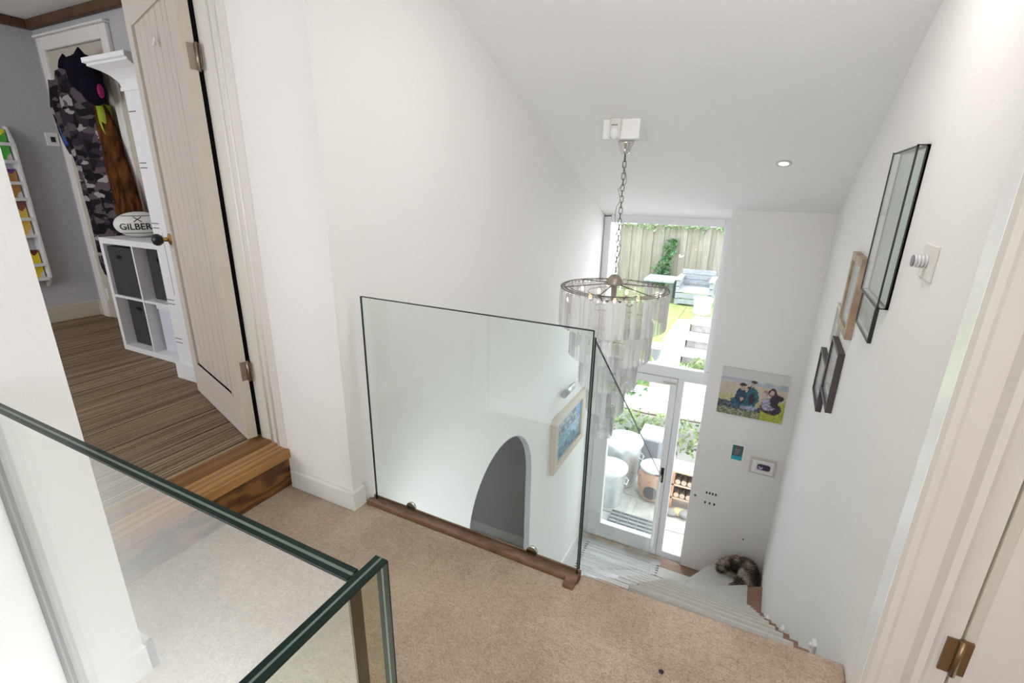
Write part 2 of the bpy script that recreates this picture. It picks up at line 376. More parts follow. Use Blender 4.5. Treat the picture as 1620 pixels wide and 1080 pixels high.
# ------------------------------------------------------------------ bedroom
bw = -5.264; by = 2.15
struct('floor_bedroom', box((bw-.1, -1.2, ZB-.12), (-2.0, by+.05, ZB)), BEDCARPET, 'striped brown carpet in the bedroom')
struct('wall_bedroom_end', box((bw-.1, -1.3, 0), (bw, by+.1, 2.75)), BEDWALL, 'blue grey bedroom wall with the bookrack')
struct('wall_bedroom_side', box((bw, by, 0), (-1.53, by+.1, 2.75)), BEDWALL, 'blue grey bedroom wall behind the hanging costume')
struct('wall_bedroom_open_side', MB().box((bw, -1.3, 0), (-2.02, -1.2, .9)).box((bw, -1.3, 2.1), (-2.02, -1.2, 2.75)).box((bw, -1.3, .9), (-4.4, -1.2, 2.1)).box((-3.0, -1.3, .9), (-2.02, -1.2, 2.1)), BEDWALL, 'bedroom wall with an added opening for light')  # unseen opening, added so light reaches the bedroom
struct('ceiling_bedroom', box((bw-.1, -1.3, 2.505), (-2.02, by+.1, 2.75)), CEIL, 'white bedroom ceiling')
tr = MB(); tr.box((bw, -1.2, 2.44), (bw+.05, by, 2.505)).box((bw, by-.05, 2.44), (-2.02, by, 2.505))
struct('trim_1', tr, DKWOOD, 'dark timber moulding round the bedroom ceiling', bevel=.012)
bb = MB(); bb.box((bw, -1.2, ZB), (bw+.02, by, ZB+.14)).box((bw, by-.02, ZB), (-1.55, by, ZB+.14))
struct('baseboard_bedroom', bb, CREAM, 'cream skirting in the bedroom', bevel=.006)

# oak step into the bedroom: tread board and riser board
st = sthing('threshold_step', (XD, .9, 0), 'oak step up into the bedroom doorway', None)
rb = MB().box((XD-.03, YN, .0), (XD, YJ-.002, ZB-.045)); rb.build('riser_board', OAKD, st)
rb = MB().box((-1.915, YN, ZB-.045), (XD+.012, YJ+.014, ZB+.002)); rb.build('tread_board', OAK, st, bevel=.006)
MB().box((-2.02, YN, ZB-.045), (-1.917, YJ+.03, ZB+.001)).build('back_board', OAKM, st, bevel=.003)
# bedroom door lining (right jamb) with stop and architrave strips
dl = sthing('trim_2', (-1.9, 1.29, ZB), 'cream painted lining of the bedroom doorway')
MB().box((-2.002, 1.322, ZB), (-1.905, 1.425, 2.2)).build('lining', LINW, dl, bevel=.003)
MB().box((-1.910, 1.313, ZB), (-1.850, 1.425, 2.2)).build('door_stop', LINW, dl, bevel=.006, seg=3)
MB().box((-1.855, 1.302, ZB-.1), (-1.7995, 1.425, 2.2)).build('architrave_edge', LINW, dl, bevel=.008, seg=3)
for bx_, by_ in ((-1.9085, 1.3135), (-1.8535, 1.303)): MB().cyl((bx_, by_, ZB), .0065, 2.0, 2, 12).build('highlight_bead', mat('edge_highlight_white', (.88, .86, .82), .3), dl)  # added beads in a brighter colour stand for edge highlights
MB().box((-2.05, 1.335, ZB), (-2.0, 1.340, 2.2)).build('gap_shade_strip', BLACK, dl)  # black strip stands for the shade in the door gap
MB().box((-2.02, YN, ZB), (-1.83, YN+.03, 2.2)).build('lining', GLOSSW, dl)
# bedroom door leaf, open; local frame: +x along leaf from hinge, y thickness, z up
ang = math.atan2(.238, -.768)
d1 = sthing('door_1', (-2.028, 1.268, ZB), 'open cream boarded bedroom door with a black knob'); d1.rotation_euler.z = ang
DW, DH, DT = .805, 1.96, .044
# local y: after rotation by ang (~163 deg) local +y points to -Y world; leaf front face (towards the camera) at local y=0, thickness towards -y
lf = MB().box((0, -DT, .008), (.115, 0, DH)).box((DW-.10, -DT, .008), (DW, 0, DH)).box((.115, -DT, .008), (DW-.10, 0, .20)).box((.115, -DT, DH-.12), (DW-.10, 0, DH)).box((.115, -DT, .20), (DW-.10, -.03, DH-.12))
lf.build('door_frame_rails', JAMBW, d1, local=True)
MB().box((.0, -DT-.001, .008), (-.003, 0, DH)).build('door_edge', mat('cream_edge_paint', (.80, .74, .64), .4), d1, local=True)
nb = 6; bwid = (DW-.215)/nb
for i in range(nb):
    x0 = .115+i*bwid
    MB().prism([(x0+.001, -.031), (x0+bwid-.001, -.031), (x0+bwid-.001, -.018), (x0+bwid-.008, -.009), (x0+.008, -.009), (x0+.001, -.018)], 2, .20, DH-.12).build('board', JAMBW, d1, local=True)
MB().box((.108, -.009, .19), (.118, .002, DH-.11)).box((DW-.103, -.009, .19), (DW-.093, .002, DH-.11)).box((.108, -.009, .19), (DW-.093, .002, .20)).build('moulding', JAMBW, d1, local=True)
kn = MB().lathe((DW-.05, .0, .88), [(.001, 0), (.030, .0), (.030, .006), (.012, .012), (.010, .035)], 20, ax=1).build('knob_rose', BRASS, d1, local=True)
MB().lathe((DW-.05, .035, .88), [(.010, -.002), (.020, .0), (.030, .015), (.031, .028), (.022, .042), (.001, .048)], 20, ax=1).build('knob', BLACK, kn, local=True)
hk = MB().tube([(.32+.012*t, .004+.004*sin(t*3), 1.70+.03*t) for t in (0, .3, .6, 1)], .004).tube([(.30, .004, 1.74), (.315, .012, 1.70), (.335, .012, 1.70), (.345, .004, 1.73)], .004)
hk.build('hook', WHITEP, d1, local=True)
for z in (.345, 1.62):
    h = MB().box((-.0045, -DT-.002, z-.045), (-.003, -DT+.026, z+.045)).box((-.030, -DT-.010, z-.045), (-.008, -DT-.0085, z+.045)).cyl((-.010, -DT-.004, z-.05), .006, .10, 2, 12)
    h.build('hinge', STEEL, d1, local=True)

# bookrack with front-facing books on the end wall
rk = thing('wall_bookrack', 'tall white wall bookrack with picture books facing out', 'bookrack', (bw, 1.5, .5))
for yy in (1.21, 1.815):
    MB().prism([(bw, .50), (bw+.025, .50), (bw+.10, .58), (bw+.10, 1.60), (bw+.03, 1.73), (bw, 1.73)], 1, yy, yy+.02).build('upright', SHELFW, rk, bevel=.004)
TIER = ((.575, .69), (.92, 1.05), (1.20, 1.32), (1.475, 1.60))
for zs, zl in TIER:
    MB().box((bw, 1.23, zs-.012), (bw+.10, 1.815, zs+.012)).build('shelf', SHELFW, rk)
    MB().box((bw+.085, 1.23, zl-.012), (bw+.10, 1.815, zl+.012)).build('front_rail', SHELFW, rk)
bookc = [((.75, .60, .05), (.12, .05, .02), 'yellow and black'), ((.06, .32, .45), (.35, .12, .06), 'blue'), ((.75, .52, .12), (.25, .10, .08), 'yellow orange'), ((.12, .05, .035), (.55, .48, .40), 'dark brown'),
         ((.42, .22, .08), (.15, .05, .25), 'orange and purple'), ((.30, .08, .03), (.6, .4, .1), 'russet'), ((.10, .45, .08), (.75, .70, .05), 'bright green and yellow'), ((.06, .30, .12), (.6, .6, .1), 'dark green')]
for i in range(8):
    t = i//2; zs = TIER[t][0]+.012; y0 = (1.56, 1.30)[i % 2]; h = (.22, .27, .21, .22)[t]+.015*(i % 2)
    c1, c2, nm = bookc[i]
    bk = thing('picture_book', '%s picture book on the %s shelf of the bookrack' % (nm, ('lowest', 'second lowest', 'second highest', 'top')[t]), 'book', (bw+.04, y0, zs), 'picture books in the bookrack')
    MB().prism([(bw+.032, zs), (bw+.062, zs), (bw+.048, zs+h), (bw+.018, zs+h)], 1, y0, y0+.24).build('pages', mat('book_paper', (.7, .68, .62), .8), bk)
    MB().prism([(bw+.0625, zs), (bw+.066, zs), (bw+.052, zs+h), (bw+.0485, zs+h)], 1, y0-.002, y0+.243).build('cover', cells_mat('book_cover_%d' % i, [(0, c1), (.55, c2), (.75, c1), (.9, (.6, .55, .5))], 16), bk)

# cupboard door with frame on the bedroom side wall
cd = sthing('door_4', (-4.68, by, ZB), 'cream cupboard door with a moulded frame behind the costume')
MB().box((-5.08, by-.012, ZB), (-4.27, by, 2.28)).build('panel', CREAM, cd)
for a, b in (((-5.165, by-.035, ZB), (-5.08, by, 2.375)), ((-4.27, by-.035, ZB), (-4.185, by, 2.375)), ((-5.08, by-.035, 2.285), (-4.27, by, 2.375))):
    MB().box(a, b).build('architrave', GLOSSW, cd, bevel=.01)
MB().box((-5.175, by-.05, 2.3755), (-4.175, by, 2.39)).build('head_moulding', GLOSSW, cd, bevel=.004)
struct('wall_alcove_panel', box((-4.185, by-.02, ZB+.14), (-3.0, by, 2.0)), CREAM, 'cream panel on the bedroom wall beside the white pilaster')

# white pilaster unit (tall fireplace surround side)
pl = thing('white_pilaster', 'tall white fluted pilaster with a cornice beside the open door', 'pilaster', (-2.98, 1.60, ZB))
MB().box((-3.095, 1.592, ZB+.10), (-2.86, 1.80, 1.84)).build('shaft', SHELFW, pl, bevel=.004)
MB().box((-3.115, 1.575, ZB), (-2.85, 1.80, ZB+.105)).build('plinth', SHELFW, pl, bevel=.004)
lv = [(.0, 1.80), (.012, 1.80), (.012, 1.815), (.006, 1.82), (.010, 1.835), (.022, 1.852), (.045, 1.872), (.080, 1.892), (.120, 1.908), (.140, 1.915), (.140, 1.925), (.158, 1.930), (.158, 1.952), (.0, 1.953)]
vs = []; fs = []
for e, zz in lv: vs += [(-3.098-e, 1.82, zz), (-3.098-e, 1.592-e*.55, zz), (-2.86, 1.592-e*.55, zz), (-2.86, 1.82, zz)]
for q in range(len(lv)-1):
    for i in range(4): fs.append((q*4+i, q*4+(i+1) % 4, q*4+4+(i+1) % 4, q*4+4+i))
MB().add(vs, fs+[(0, 1, 2, 3), tuple(len(vs)-4+i for i in range(4))]).build('cornice', SHELFW, pl)
for zz in (.42, .445, .66, .685, 1.10, 1.125, 1.42, 1.445, 1.70):
    MB().box((-3.085, 1.5905, zz), (-3.02, 1.5925, zz+.004)).build('groove_line', BLACKM, pl)
MB().box((-3.065, 1.588, .72), (-3.0, 1.592, 1.08)).build('raised_panel', SHELFW, pl, bevel=.002)

# cube shelf 2x2 with boxes
cs = thing('cube_shelf', 'white two by two cube shelf in the bedroom', 'shelf unit', (-3.62, 1.9, ZB))
x0, x1, y0, y1, z0, z1 = -4.005, -3.235, 1.716, 2.10, ZB, .985
for a, b, nm in (((x0, y0, z0), (x1, y1, z0+.038), 'bottom_panel'), ((x0, y0, z1-.038), (x1, y1, z1), 'top_panel'), ((x0, y0, z0+.038), (x0+.038, y1, z1-.038), 'side_panel'), ((x1-.038, y0, z0+.038), (x1, y1, z1-.038), 'side_panel'),
              ((-3.628, y0, z0+.038), (-3.612, y1, z1-.038), 'divider'), ((x0+.038, y0+.002, .578), (x1-.038, y1, .594), 'middle_shelf'), ((x0+.038, y1-.01, z0+.038), (x1-.038, y1-.004, z1-.038), 'back_panel')):
    MB().box(a, b).build(nm, SHELFW, cs)
for i, (cx, cz, m, lab) in enumerate(((-3.80, .594, BOXF, 'charcoal fabric storage box with a handle slot, upper left cube'), (-3.43, .594, BOXF, 'black fabric storage box in the upper right cube'), (-3.80, ZB+.038, BOXF, 'black fabric storage box in the lower left cube'), (-3.43, ZB+.038, BOXW, 'pale lilac plastic storage box in the lower right cube'))):
    t = thing('storage_box', lab, 'box', (cx, 1.88, cz), 'boxes in the cube shelf')
    dy = .0 if i == 0 else .05
    MB().box((cx-.155, y0+.012+dy, cz), (cx+.155, 2.06, cz+.335)).build('body', m, t, bevel=.006)
    if i < 3:
        MB().cyl((cx-.045, y0+.0105+dy, cz+.27), .014, .003, 1, 12).cyl((cx+.0, y0+.0105+dy, cz+.27), .014, .003, 1, 12).box((cx-.045, y0+.0105+dy, cz+.256), (cx, y0+.0135+dy, cz+.284)).build('handle_slot', BLACK, t)
    else:
        MB().box((cx-.158, y0+.055, cz+.30), (cx+.158, 2.06, cz+.34)).build('lid', mat('white_box_lid', (.8, .8, .84), .35), t, bevel=.004)
# rugby ball on the cube shelf
bc = Vector((-3.79, 1.88, .985+.085)); BR = (.145, .088, .085)
ball = thing('rugby_ball', 'white rugby ball with dark lettering on the cube shelf', 'ball', (bc.x, bc.y, .985), rz=radians(57))
MB().ell(bc, BR, 32, 20).build('ball_body', mat('ball_white', (.74, .73, .70), .45), ball)
def wrap(cx, cz, pts2d, lift=.0015):
    out = []
    for u, v in pts2d:
        X = cx+u; Zz = cz+v; q = 1-(X/BR[0])**2-(Zz/BR[2])**2
        out.append((bc.x+X, bc.y-BR[1]*sqrt(max(q, .0))-lift, bc.z+Zz))
    return out
fc = bpy.data.curves.new('gilbert_text', 'FONT'); fc.body = 'GILBERT'; fc.size = .058; fc.align_x = 'CENTER'; fc.offset = .0012
fo = bpy.data.objects.new('tmp_text', fc); COL.objects.link(fo)
dg = bpy.context.evaluated_depsgraph_get(); tm = bpy.data.meshes.new_from_object(fo.evaluated_get(dg))
bpy.data.objects.remove(fo)
bmt = bmesh.new(); bmt.from_mesh(tm); bmesh.ops.triangulate(bmt, faces=bmt.faces); bmesh.ops.subdivide_edges(bmt, edges=bmt.edges, cuts=1, use_grid_fill=True)
vs = wrap(0, -.028, [(v.co.x*.97, v.co.y) for v in bmt.verts]); bmt.verts.index_update()
MB().add(vs, [[v.index for v in f.verts] for f in bmt.faces]).build('lettering', BLACK, ball); bmt.free()
lo = MB()
for sg in (1, -1):
    pts = [(-.022+.044*t, sg*(-.016+.032*t)+.038) for t in [i/8 for i in range(9)]]
    lo.tube(wrap(0, 0, pts, .0), .003, 6)
for zz in (.060, -.052):
    hx = BR[0]*sqrt(1-(zz/BR[2])**2)*.93
    lo.tube(wrap(0, 0, [(-hx+2*hx*i/20, zz) for i in range(21)], 0), .0025, 6)
lo.build('logo', BLACK, ball)
# wall switch and socket in the bedroom
t = thing('light_switch', 'small white switch plate with a dark rocker beside the costume', 'switch', (bw, 2.10, 1.66))
MB().box((bw, 2.06, 1.61), (bw+.012, 2.145, 1.71)).build('plate', WHITEP, t, bevel=.003); MB().box((bw+.012, 2.09, 1.64), (bw+.016, 2.12, 1.68)).build('rocker', BLACKM, t)
t = thing('wall_socket', 'small white wall socket above the bedroom skirting', 'socket', (-5.10, by, .41))
MB().box((-5.15, by-.014, .345), (-5.05, by, .445)).build('plate', WHITEP, t, bevel=.004); MB().box((-5.12, by-.018, .38), (-5.08, by-.014, .41)).build('outlet', mat('socket_grey', (.5, .5, .5), .4), t)

# hanging camouflage onesie, brown coat, black plush hood
def hang(name, rows, m, parent, folds=9, amp=.014, nseg=48, ph=0):
    mb = MB(); vs = []; nr = len(rows)
    fine = []
    for i in range(nr-1):
        for k in range(4):
            t = k/4; fine.append([rows[i][j]*(1-t)+rows[i+1][j]*t for j in range(4)])
    fine.append(list(rows[-1]))
    for ri, (z, xl, xr, dp) in enumerate(fine):
        c = (xl+xr)/2; hw = (xr-xl)/2
        for i in range(nseg):
            a = 2*pi*i/nseg; f = 1+amp/max(dp, .02)*sin(folds*a+ph+ri*.23)*.9
            vs.append((c+hw*cos(a)*(1+.03*sin(ri*1.3+a)), by-.075-dp*sin(a)*f*.9-.0, z+.012*sin(3*a+ri)))
    fs = []
    for r in range(len(fine)-1):
        for i in range(nseg):
            j = (i+1) % nseg; fs.append((r*nseg+i, r*nseg+j, (r+1)*nseg+j, (r+1)*nseg+i))
    mb.add(vs, fs, 0, True); L = len(fine)
    mb.f.append(list(range(nseg))); mb.m.append(0); mb.sm.append(False); mb.f.append([(L-1)*nseg+i for i in range(nseg)]); mb.m.append(0); mb.sm.append(False)
    return mb.build(name, m, parent)
CAMO = cells_mat('camouflage_fleece', [(0, (.012, .010, .014)), (.36, (.04, .028, .04)), (.62, (.10, .08, .095)), (.84, (.36, .33, .36)), (.92, (.02, .015, .02))], 13, (.8, 1, 1.9))
on = thing('camouflage_onesie', 'black and grey camouflage fleece onesie hanging on the cupboard door', 'costume', (-4.7, by-.07, .62))
hang('onesie_body', [(2.17, -4.60, -4.40, .03), (2.12, -4.86, -4.34, .05), (1.95, -4.95, -4.33, .055), (1.7, -4.93, -4.38, .055), (1.45, -4.88, -4.42, .05), (1.15, -4.88, -4.40, .05), (.95, -4.87, -4.50, .045), (.72, -4.88, -4.66, .035), (.60, -4.86, -4.72, .02)], CAMO, on)
hang('onesie_sleeve', [(2.06, -5.00, -4.86, .03), (1.9, -5.05, -4.88, .04), (1.7, -5.02, -4.87, .035), (1.55, -4.95, -4.86, .02)], CAMO, on, 5, .008, 24)
hang('sleeve_badge', [(1.73, -4.98, -4.90, .043), (1.60, -4.96, -4.87, .035)], mat('blue_badge', (.02, .08, .3), .7), on, 3, .002, 16)
hang('lime_lining', [(1.86, -4.36, -4.315, .05), (1.75, -4.36, -4.295, .05), (1.66, -4.345, -4.30, .03)], mat('lime_fabric', (.33, .42, .03), .8), on, 3, .004, 16)
hd = thing('plush_hood', 'black plush hood with ears hanging above the camouflage onesie', 'hood', (-4.30, by-.12, 1.9))
PL = mat('black_plush', (.014, .010, .022), .95, bump=(150, 1), spec=.05)
mbh = MB().ell((-4.30, by-.16, 2.04), (.13, .09, .13), 24, 14).ell((-4.21, by-.17, 1.94), (.085, .07, .10), 20, 12).ell((-4.42, by-.14, 2.10), (.10, .07, .07), 20, 12)
mbh.build('hood_body', PL, hd)
for ex, ez in ((-4.33, 2.15), (-4.55, 2.13)):
    MB().lathe((ex, by-.15, ez-.03), [(.045, 0), (.03, .05), (.004, .09)], 12).build('ear', PL, hd)
MB().ell((-4.125, by-.17, 1.925), (.012, .02, .045), 12, 10).build('purple_trim', mat('magenta_trim', (.28, .01, .12), .8), hd)
ct = thing('brown_fleece_coat', 'rust brown fleece garment hanging behind the camouflage onesie', 'coat', (-4.32, by-.05, .98))
hang('coat_body', [(1.86, -4.42, -4.31, .03), (1.7, -4.45, -4.26, .04), (1.45, -4.45, -4.19, .045), (1.2, -4.44, -4.13, .05), (.98, -4.44, -4.10, .045)], mat('rust_fleece', (.03, .012, .006), .95, noise=((.15, .06, .018), 16, (2, 1, .5)), bump=(60, 1), spec=.05), ct, 7, .016)

# ------------------------------------------------------------------ stairs
stair = thing('staircase', 'brown wooden staircase descending to the hall with three winder steps', 'staircase', (0, Y0, ZG))
TH = .035; YS = 1.382
for k in range(1, 10):
    ya_, yb_ = YS+(k-1)*GO-.03, YS+k*GO+.018; z = -RISE*k-.010
    p = [(-.405, ya_), (XR(ya_), ya_), (XR(yb_), yb_), (-.405, yb_)]
    MB().prism(p, 2, z-TH, z).build('tread', TREADW, stair, bevel=.006)
    MB().box((-.4045, ya_, z+.0005), (-.30, yb_-.012, z+.004)).build('painted_tread_end', mat('white_stair_paint', (.74, .735, .73), .5), stair)
    yf = YS+(k-1)*GO
    MB().prism([(-.405, yf-.02), (XR(yf), yf-.02), (XR(yf), yf), (-.405, yf)], 2, z, z+RISE-(.06 if k == 1 else TH)).build('riser', TREADW, stair)
px, py = PIV
XC = XR(YP)
W10 = [(px, py-.03), (XR(py), py-.03), (XR(4.2), py+(XR(4.2)-px)*math.tan(pi/6)), (px, py+.01)]
c60 = (px+(YP-py)/math.tan(pi/3), YP)
W11 = [(px, py), (XR(4.2), py+(XR(4.2)-px)*math.tan(pi/6)-.03), (XC, YP), c60, (px, py+.01)]
W12 = [(px, py), (c60[0]+.03, YP), (c60[0]+.03, YP), (px, YP), ]
W12 = [(px-.01, py), (px+.01, py), (c60[0]+.03, YP), (px-.01, YP)]
for i, W in enumerate((W10, W11, W12)):
    z = -RISE*(10+i)
    MB().prism(W, 2, z-TH, z).build('winder_tread', TREADW, stair)
# winder risers
def vwall(p, q, z0, z1, nm):
    p = Vector((p[0], p[1], 0)); q = Vector((q[0], q[1], 0)); d = (q-p).normalized(); nn = Vector((-d.y, d.x, 0))*.015
    MB().prism([(p.x, p.y), (q.x, q.y), (q.x+nn.x, q.y+nn.y), (p.x+nn.x, p.y+nn.y)], 2, z0, z1).build(nm, TREADW, stair)
vwall(PIV, (XR(py), py), -RISE*10, -RISE*9-TH, 'riser'); vwall(PIV, (XR(4.2), py+(XR(4.2)-px)*.577), -RISE*11, -RISE*10-TH, 'riser')
vwall(PIV, c60, -RISE*12, -RISE*11-TH, 'riser'); vwall((px, py), (px, YP), ZG, -RISE*12-TH, 'riser')
# spandrel under flight so nothing is seen below
MB().prism([(Y0, -.27), (Y0, -RISE), (Y0+GO*9, -RISE*10-.06), (py, ZG), (py-.25, ZG)], 0, -.425, -.407).build('string_board', GLOSSW, stair)
# carpet runner pieces, one per step
XA = -.26
def rpiece(poly, z, nm='carpet_runner'):
    MB().prism(poly, 2, z, z+.012).build(nm, RUNNER, stair, bevel=.005)
for k in range(1, 10):
    ya_, yb_ = YS+(k-1)*GO, YS+k*GO+.024; z = -RISE*k-.010; xr = XR(yb_)-.10
    MB().prism([(ya_, z), (yb_-.004, z), (yb_-.004, z-TH-.004), (yb_+.002, z-TH-.004), (yb_+.012, z-.016), (yb_+.017, z-.002), (yb_+.015, z+.012), (yb_+.006, z+.023), (yb_-.006, z+.026), (yb_-.018, z+.021), (yb_-.026, z+.010), (ya_, z+.008)], 0, XA, xr).build('carpet_runner', RUNNER, stair)
    MB().box((XA, ya_-.001, z+.012), (xr, ya_+.009, z+RISE-TH-.002 if k > 1 else z+RISE-.062)).build('runner_riser', RUNNER, stair)
x10 = .385
rpiece([(px+.06, py-.02), (x10, py-.02), (x10, py+(x10-px)*.577+.012), (px+.06, py+.055)], -RISE*10)
rpiece([(px+.05, py+.045), (x10, py+(x10-px)*.577-.02), (.37, 4.34), (.22, 4.46), (.085, py+(.085-px)*1.732+.012)], -RISE*11)
rpiece([(px-.014, py+.06), (px+.04, py+.06), (.06, py+(.06-px)*1.732-.01), (.045, 4.47), (px-.014, 4.47)], -RISE*12)
for p, q, z in ((PIV, (x10, py+(x10-px)*.577), -RISE*11), (PIV, (.07, py+(.07-px)*1.732), -RISE*12)):
    a = Vector((p[0]+.08, p[1]+.08*(q[1]-p[1])/(q[0]-p[0]), 0)); b = Vector((q[0], q[1], 0)); d = (b-a).normalized(); nn = Vector((-d.y, d.x, 0))*.022
    MB().prism([(a.x, a.y), (b.x, b.y), (b.x+nn.x, b.y+nn.y), (a.x+nn.x, a.y+nn.y)], 2, z+.012, z+RISE+.004).build('runner_riser', RUNNER, stair)
# small white step lights on the right wall
for i, (yy, zz) in enumerate(((1.82, -.328), (2.583, -1.003), (3.336, -1.641))):
    t = thing('step_light', 'small white step light on the right wall, %s the landing' % ('nearest to', 'second down from', 'furthest below')[i], 'step light', (XR(yy), yy, zz), 'step lights up the right wall')
    MB().box((XR(yy)-.012, yy-.02, zz-.02), (XR(yy)+.004, yy+.02, zz+.02)).build('plate', WHITEP, t, bevel=.004)
    MB().ell((XR(yy)-.014, yy, zz), (.012, .012, .012), 12, 8).build('lens', WHITEP, t)

# walnut trim strip at the foot of the glass: L shaped
tm_ = sthing('trim_3', (-.9, 1.387, 0), 'walnut strip with a short return at the foot of the glass panel')
MB().box((XL+.02, 1.360, -.05), (-.401, 1.388, .014)).box((XL+.02, 1.408, -.05), (-.401, 1.414, .014)).box((XL+.02, 1.388, -.05), (-.401, 1.408, .004)).build('strip', WALNUT, tm_, bevel=.002)
MB().box((-.442, 1.320, -.02), (-.401, 1.361, .0135)).build('return_strip', WALNUT, tm_, bevel=.002)

# ------------------------------------------------------------------ glass balustrades
def gpanel(name, loc, label, cat='glass panel'):
    return thing(name, label, cat, loc)
gp = gpanel('glass_balustrade', (-.9, 1.398, .0), 'clear glass panel standing on the walnut strip at the stairwell edge')
g0, g1, gz = XL+.047, -.413, .938
MB().add([(g0, 1.394, .005), (g1, 1.394, .005), (g1, 1.394, gz), (g0, 1.394, gz), (g0, 1.402, .005), (g1, 1.402, .005), (g1, 1.402, gz), (g0, 1.402, gz)], [(0, 1, 2, 3), (4, 7, 6, 5)]).build('pane', GLASS, gp)
MB().box((g0, 1.394, gz-.0015), (g1, 1.402, gz+.0015)).build('top_edge', GEDGE, gp)
MB().box((g0-.0015, 1.394, .005), (g0+.0015, 1.402, gz)).build('side_edge', GEDGE, gp)
MB().box((g1-.0015, 1.394, .005), (g1+.0015, 1.402, gz)).build('side_edge', GEDGE, gp)
for cx in (-1.178, -.60):
    MB().cyl((cx, 1.402, .022), .022, .012, 1, 20).build('clamp_button', CHROME, gp)
# raked panel beside the flight (laminated: two sheets)
rg = gpanel('raked_glass_balustrade', (-.41, 2.4, -.9), 'raked glass panel following the stair flight down')
y0, y1 = 1.425, 3.60
def zt(y): return .905-.815*(y-1.429)
def zb(y): return -.02-.834*(y-1.42)
for xo in (-.4135, -.4215):
    MB().add([(xo, y0, zb(y0)), (xo, y1, zb(y1)), (xo, y1, zt(y1)), (xo, y0, zt(y0))], [(0, 1, 2, 3)]).build('pane', RAKEG, rg)
MB().prism([(y0, zt(y0)-.0012), (y1, zt(y1)-.0012), (y1, zt(y1)+.0012), (y0, zt(y0)+.0012)], 0, -.4225, -.4165).build('top_edge', GEDGE, rg)
for xa_, xb_, m in ((-.4155, -.4115, GEDGE), (-.4185, -.4160, GEDGEL), (-.4235, -.4190, GEDGE)):
    MB().box((xa_, y0-.001, zb(y0)), (xb_, y0+.001, zt(y0))).build('near_edge', m, rg)
MB().prism([(y1-.001, zb(y1)), (y1+.001, zb(y1)), (y1+.001, zt(y1)), (y1-.001, zt(y1))], 0, -.4185, -.4165).build('far_edge', mat('pale_glass_edge', (.55, .60, .58), .2), rg)

# near-left balustrade: cross panel A and side panel B, laminated
zA = .935
ga = gpanel('near_glass_balustrade', (-.9, .316, 0), 'thick green-edged glass panel running to the left wall in the foreground')
ax0, ax1 = XL+.012, -.356
MB().add([(ax0, .3075, -.2), (ax1, .3075, -.2), (ax1, .3075, zA), (ax0, .3075, zA), (ax0, .3255, -.2), (ax1, .3255, -.2), (ax1, .3255, zA), (ax0, .3255, zA)], [(0, 1, 2, 3), (4, 7, 6, 5)]).build('pane', GLASS2, ga)
for ya_, yb_, m in ((.3075, .3145, GEDGE), (.3145, .3185, GEDGEL), (.3185, .3255, GEDGE)):
    MB().box((ax0, ya_, zA-.002), (ax1, yb_, zA+.0015)).build('top_edge', m, ga)
    MB().box((ax0-.002, ya_, -.2), (ax0+.001, yb_, zA)).build('wall_edge', m, ga)
    MB().box((ax1-.001, ya_, -.2), (ax1+.002, yb_, zA)).build('corner_edge', mat('brown_glass_edge', (.035, .022, .010), .1, spec=.8), ga)
gb = gpanel('side_glass_balustrade', (-.344, -.3, 0), 'dark green-edged glass panel running towards the camera in the foreground')
bx0, bx1, by0, by1 = -.353, -.335, -1.7, .352
MB().add([(bx0, by0, -.2), (bx0, by1, -.2), (bx0, by1, zA), (bx0, by0, zA), (bx1, by0, -.2), (bx1, by1, -.2), (bx1, by1, zA), (bx1, by0, zA)], [(0, 1, 2, 3), (4, 7, 6, 5)]).build('pane', glass_mat('side_balustrade_glass', (.90, .91, .85), 1, .03), gb)
for xa_, xb_, m in ((bx0, bx0+.0075, GEDGE), (bx0+.0075, bx0+.0105, GEDGEL), (bx0+.0105, bx1, GEDGE)):
    MB().box((xa_, by0, zA-.002), (xb_, by1, zA+.0015)).build('top_edge', m, gb)
    MB().box((xa_, by1-.001, -.2), (xb_, by1+.001, zA)).build('end_edge', m, gb)

# ------------------------------------------------------------------ window and garden door wall
win = sthing('window_1', (-.82, YW, -.36), 'tall white framed garden window above the glazed door')
def fr(nm, a, b, par, bev=.006): return MB().box(a, b).build(nm, UPVC, par, bevel=bev)
ya_, yb_ = YW, YW+.07
fr('jamb', (XL+.004, ya_, -.36), (-1.338, yb_, 1.09), win); fr('jamb', (-.293, ya_, -.36), (-.236, yb_, 1.12), win)
fr('head', (-1.338, ya_, 1.035), (-.293, yb_, 1.11), win); fr('transom', (XL+.004, ya_-.01, -.475), (-.236, yb_, -.365), win)
MB().box((-1.338, YW+.03, -.365), (-.293, YW+.036, 1.035)).build('pane', PANE, win)
MB().box((-1.338, YW-.004, -.372), (-.293, YW+.004, -.364)).build('bead_gasket', mat('grey_gasket', (.2, .2, .22), .6), win)
dr = sthing('door_2', (-.93, YW, ZG), 'white framed glazed garden door with a black handle')
fr('frame_jamb', (XL+.004, ya_, ZG), (-1.352, yb_, -.475), dr)
fr('left_stile', (-1.349, ya_-.008, -2.66), (-1.19, yb_, -.48), dr); fr('right_stile', (-.592, ya_-.008, -2.66), (-.522, yb_, -.48), dr)
fr('top_rail', (-1.19, ya_-.006, -.565), (-.592, yb_, -.48), dr); fr('bottom_rail', (-1.19, ya_-.006, -2.66), (-.592, yb_, -2.468), dr)
MB().box((-1.19, YW+.03, -2.468), (-.592, YW+.036, -.565)).build('pane', PANE, dr)
MB().box((XL+.004, YW-.03, ZG), (-.236, yb_, ZG+.035)).build('sill', mat('tan_sill', (.48, .33, .2), .5, noise=((.7, .66, .6), 6)), dr)
h = MB().box((-.572, YW-.020, -1.70), (-.540, YW-.008, -1.52)).build('handle_plate', BLACK, dr, bevel=.004)
